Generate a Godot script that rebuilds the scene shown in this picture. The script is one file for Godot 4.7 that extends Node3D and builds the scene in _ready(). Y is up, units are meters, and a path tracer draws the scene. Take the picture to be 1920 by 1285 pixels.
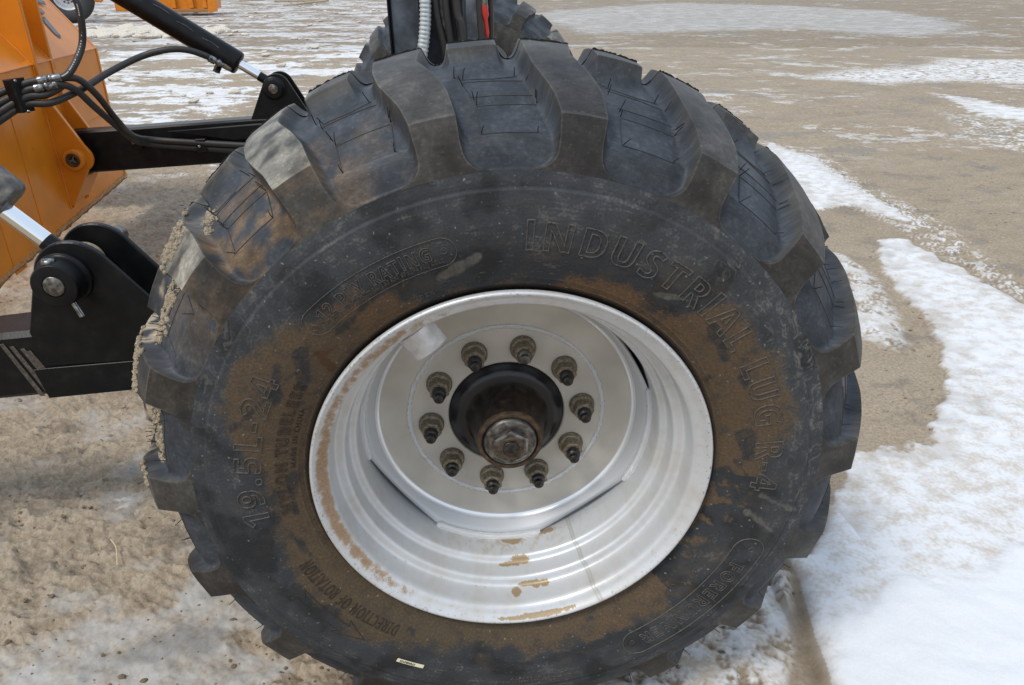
extends Node3D

const AH := 0.615            # height of the axles over the ground
const ZC := -0.235           # middle plane of the near tyre; its rim face lies at z = 0
var rng := RandomNumberGenerator.new()
var n_a := FastNoiseLite.new()
var n_b := FastNoiseLite.new()
var n_c := FastNoiseLite.new()
var n_r := FastNoiseLite.new()
var mats := {}

func _ready() -> void:
	rng.seed = 4711
	set_noise(n_a, 11, 1.0, 4)
	set_noise(n_b, 23, 1.0, 3)
	set_noise(n_c, 37, 1.0, 2)
	set_noise(n_r, 51, 1.0, 3)
	n_r.fractal_type = FastNoiseLite.FRACTAL_RIDGED
	# camera: hand held, a little over chest height, looking down at the wheel
	var cam := Camera3D.new()
	cam.name = "camera"
	add_child(cam)
	var yaw := 0.0753
	var pit := 0.4665
	var d := Vector3(sin(yaw) * cos(pit), -sin(pit), -cos(yaw) * cos(pit))
	var r := d.cross(Vector3.UP).normalized()
	cam.transform = Transform3D(Basis(r, r.cross(d), -d), Vector3(-0.0802, 0.7549 + AH, 0.999))
	cam.fov = rad_to_deg(2.0 * atan(642.5 / 1400.0))
	cam.near = 0.05
	cam.far = 400.0
	cam.current = true
	# bright, evenly overcast sky with the sun just showing through
	var we := WorldEnvironment.new()
	we.name = "environment"
	var env := Environment.new()
	var sm := ProceduralSkyMaterial.new()
	sm.sky_top_color = Color(0.80, 0.87, 0.96)
	sm.sky_horizon_color = Color(0.93, 0.94, 0.95)
	sm.sky_curve = 0.25
	sm.ground_horizon_color = Color(0.70, 0.66, 0.60)
	sm.ground_bottom_color = Color(0.55, 0.50, 0.44)
	sm.sky_energy_multiplier = 0.92
	var sky := Sky.new()
	sky.sky_material = sm
	env.background_mode = Environment.BG_SKY
	env.sky = sky
	env.tonemap_mode = Environment.TONE_MAPPER_LINEAR
	env.tonemap_exposure = 1.44
	env.sdfgi_enabled = true
	env.ssao_enabled = true
	env.ssil_enabled = true
	we.environment = env
	add_child(we)
	var sun := DirectionalLight3D.new()
	sun.name = "sun"
	sun.light_energy = 0.52
	sun.light_color = Color(1.0, 0.98, 0.95)
	sun.light_angular_distance = 16.0
	sun.shadow_enabled = true
	add_child(sun)
	sun.look_at_from_position(Vector3(-0.50, 1.0, 0.42), Vector3.ZERO, Vector3.UP)
	make_materials()
	build_ground()
	build_machine()
	build_background()

# ------------------------------------------------------------------ helpers
func set_noise(n: FastNoiseLite, s: int, f: float, octaves: int) -> void:
	n.noise_type = FastNoiseLite.TYPE_SIMPLEX_SMOOTH
	n.seed = s
	n.frequency = f
	n.fractal_type = FastNoiseLite.FRACTAL_FBM
	n.fractal_octaves = octaves

func sst(a: float, b: float, x: float) -> float:
	var t := clampf((x - a) / (b - a), 0.0, 1.0)
	return t * t * (3.0 - 2.0 * t)

func lin(c: Color) -> Color:                      # a linear base colour as the sRGB that albedo_color wants
	return c.linear_to_srgb()

func speck(i: int, j: int) -> float:               # white noise per texel, -1 to 1
	return fposmod(sin(i * 12.9898 + j * 78.233) * 43758.5453, 1.0) * 2.0 - 1.0

func table(xs: Array, ys: Array, x: float) -> float:
	if x <= xs[0]:
		return ys[0]
	for i in range(1, xs.size()):
		if x <= xs[i]:
			return lerpf(ys[i - 1], ys[i], (x - xs[i - 1]) / (xs[i] - xs[i - 1]))
	return ys[-1]

func tag(o: Node, label := "", category := "", group := "", kind := "") -> Node:
	if label: o.set_meta("label", label)
	if category: o.set_meta("category", category)
	if group: o.set_meta("group", group)
	if kind: o.set_meta("kind", kind)
	return o

func base(called: String, at: Vector3, parent: Node = self, turn := 0.0) -> Node3D:
	var o := Node3D.new()
	o.name = called
	parent.add_child(o, true)
	o.position = at
	o.rotation.y = turn
	return o

func part(called: String, mesh: Mesh, parent: Node, mat: Material = null, at := Vector3.ZERO, rot := Vector3.ZERO) -> MeshInstance3D:
	var o := MeshInstance3D.new()
	o.name = called
	o.mesh = mesh
	if mat: o.material_override = mat
	parent.add_child(o, true)
	o.position = at
	o.rotation = rot
	return o

class MB:                                          # collects triangles for one mesh
	var v := PackedVector3Array()
	var n := PackedVector3Array()
	var uv := PackedVector2Array()
	var c := PackedColorArray()
	var idx := PackedInt32Array()
	var xf := Transform3D()
	func tri(a: Vector3, b: Vector3, d: Vector3, out: Vector3) -> void:
		var nn := (d - a).cross(b - a)
		if nn.length_squared() < 1e-20:
			return
		nn = nn.normalized()
		if nn.dot(out) < 0.0:
			var t := b
			b = d
			d = t
			nn = -nn
		for p in [a, b, d]:
			idx.append(v.size())
			v.append(xf * p)
			n.append((xf.basis * nn).normalized())
	func quad(a: Vector3, b: Vector3, d: Vector3, e: Vector3, out: Vector3) -> void:
		tri(a, b, d, out)
		tri(a, d, e, out)
	func grid(rows: Array, wrap: bool, probe: Vector3, uvs: Array = [], cols: Array = []) -> void:
		# a smooth sheet through rows of points; probe: which way its first face looks
		var nr := rows.size()
		var nc: int = rows[0].size()
		var p: Array = rows
		var nm := PackedVector3Array()
		nm.resize(nr * nc)
		var jn := nc if wrap else nc - 1
		var total := Vector3.ZERO
		var tris := PackedInt32Array()
		for i in nr - 1:
			var p0: PackedVector3Array = p[i]
			var p1: PackedVector3Array = p[i + 1]
			for j in jn:
				var k := (j + 1) % nc
				var f1 := (p1[k] - p0[j]).cross(p0[k] - p0[j])
				var f2 := (p1[j] - p0[j]).cross(p1[k] - p0[j])
				if i == 0 and j == 0:
					total = f1 + f2
				var a := i * nc + j
				var b := i * nc + k
				var e := a + nc
				var g := b + nc
				nm[a] += f1 + f2
				nm[b] += f1
				nm[g] += f1 + f2
				nm[e] += f2
				tris.append_array(PackedInt32Array([a, b, g, a, g, e]))
		var flip := total.dot(probe) < 0.0
		var at := v.size()
		for i in nr:
			var q: PackedVector3Array = p[i]
			for j in nc:
				v.append(xf * q[j])
				var m := nm[i * nc + j]
				m = -m if flip else m
				n.append((xf.basis * m).normalized() if m.length_squared() > 0.0 else Vector3.UP)
				if uvs: uv.append(uvs[i][j])
				if cols: c.append(cols[i][j])
		for t in range(0, tris.size(), 3):
			idx.append(at + tris[t])
			idx.append(at + tris[t + (2 if flip else 1)])
			idx.append(at + tris[t + (1 if flip else 2)])
	func mesh(mat: Material = null, m: ArrayMesh = null) -> ArrayMesh:
		if m == null:
			m = ArrayMesh.new()
		var a := []
		a.resize(Mesh.ARRAY_MAX)
		a[Mesh.ARRAY_VERTEX] = v
		a[Mesh.ARRAY_NORMAL] = n
		if uv.size() == v.size(): a[Mesh.ARRAY_TEX_UV] = uv
		if c.size() == v.size(): a[Mesh.ARRAY_COLOR] = c
		a[Mesh.ARRAY_INDEX] = idx
		m.add_surface_from_arrays(Mesh.PRIMITIVE_TRIANGLES, a)
		if mat: m.surface_set_material(m.get_surface_count() - 1, mat)
		return m

func ring_point(r: float, th: float, z: float) -> Vector3:   # th in radians, clockwise from the top as seen from +z
	return Vector3(r * sin(th), r * cos(th), z)

# turned shape round the z axis; profile of (radius, z)
func lathe(b: MB, prof: PackedVector2Array, segs: int, probe: Vector3, with_uv := false, wob := 0.0) -> void:
	var rows := []
	var uvs := []
	var run := 0.0
	var whole := 0.0
	for i in range(1, prof.size()):
		whole += prof[i].distance_to(prof[i - 1])
	for i in prof.size():
		if i: run += prof[i].distance_to(prof[i - 1])
		var row := PackedVector3Array()
		var u := PackedVector2Array()
		var count := segs + 1 if with_uv else segs
		for j in count:
			var th := TAU * j / segs
			var w := 0.0
			if wob > 0.0:
				w = wob * n_a.get_noise_2d(sin(th) * 9.0 + i, cos(th) * 9.0)
			row.append(ring_point(prof[i].x + w, th, prof[i].y))
			u.append(Vector2(float(j) / segs, run / whole))
		rows.append(row)
		uvs.append(u)
	b.grid(rows, not with_uv, probe, uvs if with_uv else [])

func lathe_mesh(prof: PackedVector2Array, segs: int, probe: Vector3) -> ArrayMesh:
	var b := MB.new()
	lathe(b, prof, segs, probe)
	return b.mesh()

# plate: outline in x, y; from z0 (front, the larger) to z1, edges chamfered
func prism(b: MB, poly: PackedVector2Array, z0: float, z1: float, bev := 0.002) -> void:
	var area := 0.0
	var cnt := poly.size()
	for i in cnt:
		area += poly[i].cross(poly[(i + 1) % cnt])
	if area < 0.0:
		poly = poly.duplicate()
		poly.reverse()
	var ins := PackedVector2Array()
	for i in cnt:
		var a := (poly[i] - poly[(i - 1 + cnt) % cnt]).normalized()
		var c := (poly[(i + 1) % cnt] - poly[i]).normalized()
		var na := Vector2(-a.y, a.x)
		var nc := Vector2(-c.y, c.x)
		var mid := (na + nc).normalized()
		ins.append(poly[i] + mid * bev / maxf(0.4, mid.dot(na)))
	var t := Geometry2D.triangulate_polygon(ins)
	for k in range(0, t.size(), 3):
		var q := [ins[t[k]], ins[t[k + 1]], ins[t[k + 2]]]
		b.tri(v3(q[0], z0), v3(q[1], z0), v3(q[2], z0), Vector3(0, 0, 1))
		b.tri(v3(q[0], z1), v3(q[1], z1), v3(q[2], z1), Vector3(0, 0, -1))
	for i in cnt:
		var j := (i + 1) % cnt
		var e := (poly[j] - poly[i]).normalized()
		var out := Vector3(e.y, -e.x, 0.0)
		b.quad(v3(poly[i], z0 - bev), v3(poly[j], z0 - bev), v3(poly[j], z1 + bev), v3(poly[i], z1 + bev), out)
		b.quad(v3(poly[i], z0 - bev), v3(poly[j], z0 - bev), v3(ins[j], z0), v3(ins[i], z0), out + Vector3(0, 0, 1))
		b.quad(v3(poly[i], z1 + bev), v3(poly[j], z1 + bev), v3(ins[j], z1), v3(ins[i], z1), out - Vector3(0, 0, 1))

func v3(p: Vector2, z: float) -> Vector3:
	return Vector3(p.x, p.y, z)

func plate(poly: PackedVector2Array, z0: float, z1: float, bev := 0.002) -> ArrayMesh:
	var b := MB.new()
	prism(b, poly, z0, z1, bev)
	return b.mesh()

func box(b: MB, size: Vector3, xf := Transform3D(), bev := 0.002) -> void:
	var old := b.xf
	b.xf = old * xf
	var h := size * 0.5
	prism(b, PackedVector2Array([Vector2(-h.x, -h.y), Vector2(h.x, -h.y), Vector2(h.x, h.y), Vector2(-h.x, h.y)]), h.z, -h.z, bev)
	b.xf = old

func box_mesh(size: Vector3, bev := 0.002) -> ArrayMesh:
	var b := MB.new()
	box(b, size, Transform3D(), bev)
	return b.mesh()

func smooth_path(p: Array, steps := 10) -> PackedVector3Array:
	var out := PackedVector3Array()
	for i in p.size() - 1:
		var a: Vector3 = p[maxi(i - 1, 0)]
		var b: Vector3 = p[i]
		var c: Vector3 = p[i + 1]
		var e: Vector3 = p[mini(i + 2, p.size() - 1)]
		for s in steps:
			out.append(b.cubic_interpolate(c, a, e, float(s) / steps))
	out.append(p[-1])
	return out

func tube(b: MB, path: PackedVector3Array, rad: Array, sides := 10, caps := true) -> void:
	var rows := []
	var side := Vector3.ZERO
	var cnt := path.size()
	var dir := Vector3.ZERO
	for i in cnt:
		dir = (path[mini(i + 1, cnt - 1)] - path[maxi(i - 1, 0)]).normalized()
		if side == Vector3.ZERO:
			side = dir.cross(Vector3.UP if absf(dir.y) < 0.9 else Vector3.RIGHT).normalized()
		side = (side - dir * side.dot(dir)).normalized()
		var up := side.cross(dir)
		var rr: float = rad[mini(i, rad.size() - 1)]
		var row := PackedVector3Array()
		for k in sides:
			var a := TAU * k / sides
			row.append(path[i] + (side * cos(a) + up * sin(a)) * rr)
		rows.append(row)
	var first: PackedVector3Array = rows[0]
	var mid := (first[0] + first[1]) * 0.5
	b.grid(rows, true, mid - path[0])
	if caps:
		for e in [0, cnt - 1]:
			var way := (path[0] - path[1]) if e == 0 else (path[cnt - 1] - path[cnt - 2])
			var row: PackedVector3Array = rows[e]
			for k in sides:
				b.tri(path[e], row[k], row[(k + 1) % sides], way)

func tube_mesh(path: PackedVector3Array, rad: float, sides := 12) -> ArrayMesh:
	var b := MB.new()
	tube(b, path, [rad], sides)
	return b.mesh()

func rod_mesh(a: Vector3, c: Vector3, rad: float, sides := 24) -> ArrayMesh:
	return tube_mesh(PackedVector3Array([a, c]), rad, sides)

# stepped round bar along a line: stations of (share of the way, radius)
func bar_mesh(a: Vector3, c: Vector3, st: Array, sides := 28) -> ArrayMesh:
	var b := MB.new()
	var pts := PackedVector3Array()
	var rad := []
	for s in st:
		pts.append(a.lerp(c, s.x))
		rad.append(s.y)
	tube(b, pts, rad, sides)
	return b.mesh()

# ------------------------------------------------------------------ materials
func noise_tex(s: int, f: float, octaves: int, a: Color, c: Color, size := 512, mid := 0.5, kind := FastNoiseLite.TYPE_SIMPLEX_SMOOTH) -> NoiseTexture2D:
	var n := FastNoiseLite.new()
	set_noise(n, s, f, octaves)
	n.noise_type = kind
	var t := NoiseTexture2D.new()
	t.width = size
	t.height = size
	t.seamless = true
	t.noise = n
	var g := Gradient.new()
	g.offsets = PackedFloat32Array([0.0, mid, 1.0])
	g.colors = PackedColorArray([a, a.lerp(c, 0.5), c])
	t.color_ramp = g
	return t

func std(called: String, c: Color, rough: float, metal := 0.0) -> StandardMaterial3D:
	var m := StandardMaterial3D.new()
	m.resource_name = called
	m.albedo_color = lin(c)
	m.roughness = rough
	m.metallic = metal
	return m

func triplanar(m: StandardMaterial3D, tex: Texture2D, scale: float, bump: Texture2D = null, deep := 0.0, rough: Texture2D = null) -> StandardMaterial3D:
	m.uv1_triplanar = true
	m.uv1_triplanar_sharpness = 6.0
	m.uv1_scale = Vector3.ONE * scale
	if tex: m.albedo_texture = tex
	if bump:
		m.heightmap_enabled = true
		m.heightmap_texture = bump
		m.heightmap_scale = deep
	if rough:
		m.roughness_texture = rough
		m.roughness_texture_channel = BaseMaterial3D.TEXTURE_CHANNEL_GRAYSCALE
	return m

var rows_a := []
var rows_b := []
var rows_c := []
var paint_w := 0
var paint_h := 0

func gather(rows: Array, w: int, h: int, ch: int) -> ImageTexture:
	var all := PackedByteArray()
	for r in rows:
		all.append_array(r)
	return ImageTexture.create_from_image(Image.create_from_data(w, h, false, Image.FORMAT_RGB8 if ch == 3 else Image.FORMAT_L8, all))

func put3(b: PackedByteArray, at: int, c: Color) -> void:
	b[at] = clampi(int(c.r * 255.0 + 0.5), 0, 255)
	b[at + 1] = clampi(int(c.g * 255.0 + 0.5), 0, 255)
	b[at + 2] = clampi(int(c.b * 255.0 + 0.5), 0, 255)

func start_paint(w: int, h: int) -> void:
	paint_w = w
	paint_h = h
	rows_a = []
	rows_b = []
	rows_a.resize(h)
	rows_b.resize(h)
	rows_c = []
	rows_c.resize(h)

# near sidewall, painted over the plane of the wheel: a square of side 1.06 m
const SW := 1.06
const MUD_T := [-180.0, -165.0, -156.0, -139.0, -124.0, -107.0, -95.0, -86.0, -78.0, -69.0, -60.0, -53.0, -47.0, -42.0, -33.0, -29.0, -25.0, -22.0, -10.0, 5.0, 11.0, 15.0, 24.0, 34.0, 39.0, 45.0, 52.0, 60.0, 68.0, 77.0, 84.0, 90.0, 97.0, 103.0, 111.0, 120.0, 128.0, 140.0, 151.0, 165.0, 180.0]
const MUD_R := [0.385, 0.387, 0.395, 0.425, 0.420, 0.400, 0.388, 0.392, 0.436, 0.466, 0.470, 0.444, 0.428, 0.418, 0.400, 0.386, 0.355, 0.335, 0.330, 0.330, 0.352, 0.362, 0.368, 0.366, 0.368, 0.432, 0.436, 0.448, 0.446, 0.452, 0.425, 0.405, 0.404, 0.396, 0.366, 0.350, 0.392, 0.402, 0.398, 0.392, 0.385]
var smears := []          # dark rubbed strokes through the mud: from, to (angle, radius), half width
func sidewall_row(i: int) -> void:
	var b := PackedByteArray()
	b.resize(paint_w * 3)
	var hb := PackedByteArray()
	hb.resize(paint_w)
	var y := (0.5 - (i + 0.5) / paint_h) * SW
	for j in paint_w:
		var x := ((j + 0.5) / paint_w - 0.5) * SW
		var rr := sqrt(x * x + y * y)
		if rr < 0.315 or rr > 0.53:
			continue
		var th := atan2(x, y)
		var deg := rad_to_deg(th)
		var big := n_a.get_noise_2d(x * 7.0, y * 7.0)
		var mid := n_b.get_noise_2d(x * 26.0 + 40.0, y * 26.0)
		var fine := n_c.get_noise_2d(x * 170.0, y * 170.0)
		var grit := n_c.get_noise_2d(x * 520.0 + 9.0, y * 520.0)
		# fine brush marks that run round the wheel
		var arc := n_b.get_noise_2d(th * 9.0, rr * 210.0)
		var swirl := n_b.get_noise_2d(x * 60.0 + big * 5.0, y * 14.0 - big * 6.0)
		var c := Color(0.034, 0.037, 0.041)
		c = c.lerp(Color(0.062, 0.066, 0.071), clampf(0.36 + 0.6 * big + 0.3 * mid, 0.0, 1.0) * sst(0.36, 0.47, rr))
		c = c.lerp(Color(0.020, 0.021, 0.022), sst(0.05, 0.45, -big + 0.25 * mid) * 0.8)
		# dusty scuffs
		var scuff := sst(0.20, 0.62, arc * 0.45 + 0.5 * mid + 0.35 * big + 0.3 * fine) * 0.42
		var hot := exp(-pow((deg - 62.0) / 26.0, 2.0)) * sst(0.42, 0.50, rr) + 0.5 * exp(-pow((deg + 58.0) / 24.0, 2.0)) * sst(0.43, 0.5, rr) + 0.45 * exp(-pow((deg - 98.0) / 10.0, 2.0)) * sst(0.42, 0.47, rr)
		scuff += hot * sst(0.05, 0.6, swirl + 0.35 * mid) * 0.75
		c = c.lerp(Color(0.150, 0.143, 0.130), clampf(scuff, 0.0, 0.85))
		c = c.lerp(Color(0.088, 0.068, 0.047), sst(-0.05, 0.55, n_a.get_noise_2d(x * 12.0 + 7.0, y * 12.0 + 3.0)) * sst(0.50, 0.40, rr) * 0.38)
		# the brown mud film near the rim
		var lim := table(MUD_T, MUD_R, deg) + 0.022 * big + 0.016 * mid + 0.006 * fine
		var mud := sst(0.020, -0.012, rr - lim) * sst(-1.1, -0.45, mid + 0.55 * big + 0.25 * swirl)
		if deg > 92.0 and deg < 133.0:
			mud *= sst(-0.02, 0.25, mid + big)
		var rb := fmod(deg + 360.0, 360.0)
		var mc := Color(0.098, 0.066, 0.039)
		mc = mc.lerp(Color(0.128, 0.074, 0.038), exp(-pow((deg - 22.0) / 18.0, 2.0)) + 0.6 * exp(-pow((deg + 33.0) / 9.0, 2.0)))
		mc = mc.lerp(Color(0.084, 0.062, 0.036), exp(-pow((rb - 205.0) / 38.0, 2.0)))
		mc = mc.lerp(Color(0.056, 0.042, 0.029), sst(0.0, 0.9, -mid + 0.35 * big + 0.4 * swirl) * 0.6)
		mc = mc * (1.0 + 0.14 * fine + 0.10 * grit)
		c = c.lerp(mc, clampf(mud, 0.0, 1.0) * (0.86 + 0.14 * mid))
		# where something rubbed the mud off
		for s in smears:
			var p := Vector2(x, y)
			var a: Vector2 = s[0]
			var e: Vector2 = s[1]
			var t := clampf((p - a).dot(e - a) / (e - a).length_squared(), 0.0, 1.0)
			var dd: float = p.distance_to(a.lerp(e, t)) - s[2] * (1.0 - 0.5 * t) + 0.006 * mid
			if dd < 0.004:
				c = c.lerp(s[3], sst(0.003, -0.003, dd) * clampf(0.75 + 0.5 * swirl, 0.2, 0.95))
		# pale specks and scratches
		var spk := n_c.get_noise_2d(x * 95.0 + 60.0, y * 95.0)
		c = c.lerp(Color(0.26, 0.25, 0.22), sst(0.66, 0.80, spk) * 0.75)
		var scr := n_c.get_noise_2d((x * 0.8 + y * 0.6) * 22.0, (y * 0.8 - x * 0.6) * 420.0)
		c = c.lerp(Color(0.19, 0.185, 0.175), sst(0.60, 0.80, scr) * 0.4 * sst(-0.1, 0.4, big + mid))
		# soot-dark line where the bead meets the rim
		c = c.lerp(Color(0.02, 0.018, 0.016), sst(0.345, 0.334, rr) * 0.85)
		c = c * (1.0 + 0.13 * fine + 0.12 * grit)
		put3(b, j * 3, lin(c))
		hb[j] = clampi(int(128.0 + 52.0 * fine + 30.0 * grit + 12.0 * arc + 40.0 * mud), 0, 255)
	rows_a[i] = b
	rows_b[i] = hb

# wear of the tread, round the tyre by across it: mean one half, multiplied by the tint of each spot
func tread_row(i: int) -> void:
	var b := PackedByteArray()
	b.resize(paint_w * 3)
	var s := (i + 0.5) / paint_h * 0.64
	for j in paint_w:
		var th := TAU * (j + 0.5) / paint_w
		var x := sin(th) * 0.62
		var y := cos(th) * 0.62
		var mid := n_b.get_noise_3d(x * 15.0, y * 15.0, s * 15.0)
		var fine := n_c.get_noise_3d(x * 85.0, y * 85.0, s * 85.0)
		var grit := n_c.get_noise_3d(x * 260.0, y * 260.0, s * 260.0)
		var arc := n_c.get_noise_2d(th * 16.0, s * 330.0)
		var v := 0.47 * (1.0 + 0.42 * mid + 0.30 * fine + 0.26 * grit + 0.16 * arc)
		var c := Color(v, v * 0.995, v * 0.985)
		c = c.lerp(Color(0.26, 0.27, 0.29), sst(0.1, 0.6, -mid + 0.3 * fine) * 0.55)
		# rubbed pale spots, thin scratches, specks of dirt
		c = c.lerp(Color(0.98, 0.95, 0.88), sst(0.26, 0.75, fine * 0.7 + mid * 0.55) * 0.5)
		c = c.lerp(Color(1.0, 0.97, 0.90), sst(0.48, 0.68, n_c.get_noise_3d(x * 70.0 + 3.0, y * 70.0, s * 300.0)) * 0.55)
		c = c.lerp(Color(1.0, 0.98, 0.92), sst(0.52, 0.70, grit * 0.7 + 0.5 * n_b.get_noise_3d(x * 40.0, y * 40.0 + 9.0, s * 40.0)) * 0.9)
		put3(b, j * 3, lin(c))
	rows_a[i] = b

# inside of the rim: round the wheel by along the profile
var splats := []           # dried mud: angle in degrees, along (0..1), half sizes
func rim_row(i: int) -> void:
	var b := PackedByteArray()
	b.resize(paint_w * 3)
	var hb := PackedByteArray()
	hb.resize(paint_w)
	var s := (i + 0.5) / paint_h
	for j in paint_w:
		var th := TAU * (j + 0.5) / paint_w
		var deg := rad_to_deg(th)
		var sx := sin(th)
		var cx := cos(th)
		var big := n_a.get_noise_3d(sx * 4.0, cx * 4.0, s * 3.0)
		var mid := n_b.get_noise_3d(sx * 18.0, cx * 18.0, s * 24.0)
		var fine := n_c.get_noise_3d(sx * 120.0, cx * 120.0, s * 150.0)
		var c := Color(0.60, 0.615, 0.63) * (1.0 + 0.03 * big + 0.03 * fine)
		# yellowish dust film
		c = c.lerp(Color(0.46, 0.41, 0.33), clampf(0.12 + 0.2 * mid + 0.4 * big, 0.0, 0.5))
		# rust on the curl of the flange, worst on the left
		var side := exp(-pow((deg - 272.0) / 38.0, 2.0)) + 0.55 * exp(-pow((deg - 325.0) / 16.0, 2.0)) + 0.35 * exp(-pow((deg - 232.0) / 14.0, 2.0)) + 0.06
		var band := exp(-pow((s - 0.066) / 0.024, 2.0))
		var rust := sst(0.22, 0.75, side * band * 1.0 + 0.55 * mid * band + 0.4 * fine * band - 0.05)
		c = c.lerp(Color(0.24, 0.125, 0.055).lerp(Color(0.40, 0.28, 0.17), clampf(0.5 + fine, 0.0, 1.0)), clampf(rust, 0.0, 0.9))
		# worn bright lip with dark nicks
		c = c.lerp(Color(0.09, 0.075, 0.06), sst(0.45, 0.62, n_c.get_noise_3d(sx * 46.0, cx * 46.0, s * 160.0)) * exp(-pow((s - 0.03) / 0.02, 2.0)) * 0.7)
		c = c.lerp(Color(0.10, 0.085, 0.07), sst(0.62, 0.75, n_c.get_noise_3d(sx * 30.0 + 5.0, cx * 30.0, s * 110.0)) * exp(-pow((s - 0.166) / 0.010, 2.0)) * 0.8)
		var mud := 0.0
		for p in splats:
			var dx: float = wrapf(deg - p[0], -180.0, 180.0) / p[2]
			if absf(dx) < 1.6:
				var ds: float = (s - p[1]) / p[3]
				mud = maxf(mud, sst(1.05, 0.9, sqrt(dx * dx + ds * ds) + 0.5 * mid + 0.22 * fine))
		# dust gathers along the lowest line of every step
		var low := exp(-pow((deg - 178.0) / 26.0, 2.0))
		mud = maxf(mud, 0.55 * low * sst(0.0, 0.5, mid + 0.4 * big + 0.2 * fine) * sst(0.25, 0.4, s))
		c = c.lerp(Color(0.36, 0.265, 0.16) * (1.0 + 0.2 * fine), mud)
		# the seam weld of the barrel
		var seam := absf(wrapf(deg - 150.5 - s * 7.0, -180.0, 180.0))
		c = c.lerp(Color(0.36, 0.34, 0.31), sst(0.55, 0.25, absf(seam - 0.5)) * 0.5)
		put3(b, j * 3, lin(c))
		hb[j] = clampi(int(110.0 + 20.0 * fine + 60.0 * mud - 50.0 * sst(0.5, 0.2, absf(seam - 0.5))), 0, 255)
	rows_a[i] = b
	rows_b[i] = hb

func polar(deg: float, r: float) -> Vector2:
	return Vector2(sin(deg_to_rad(deg)), cos(deg_to_rad(deg))) * r

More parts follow.
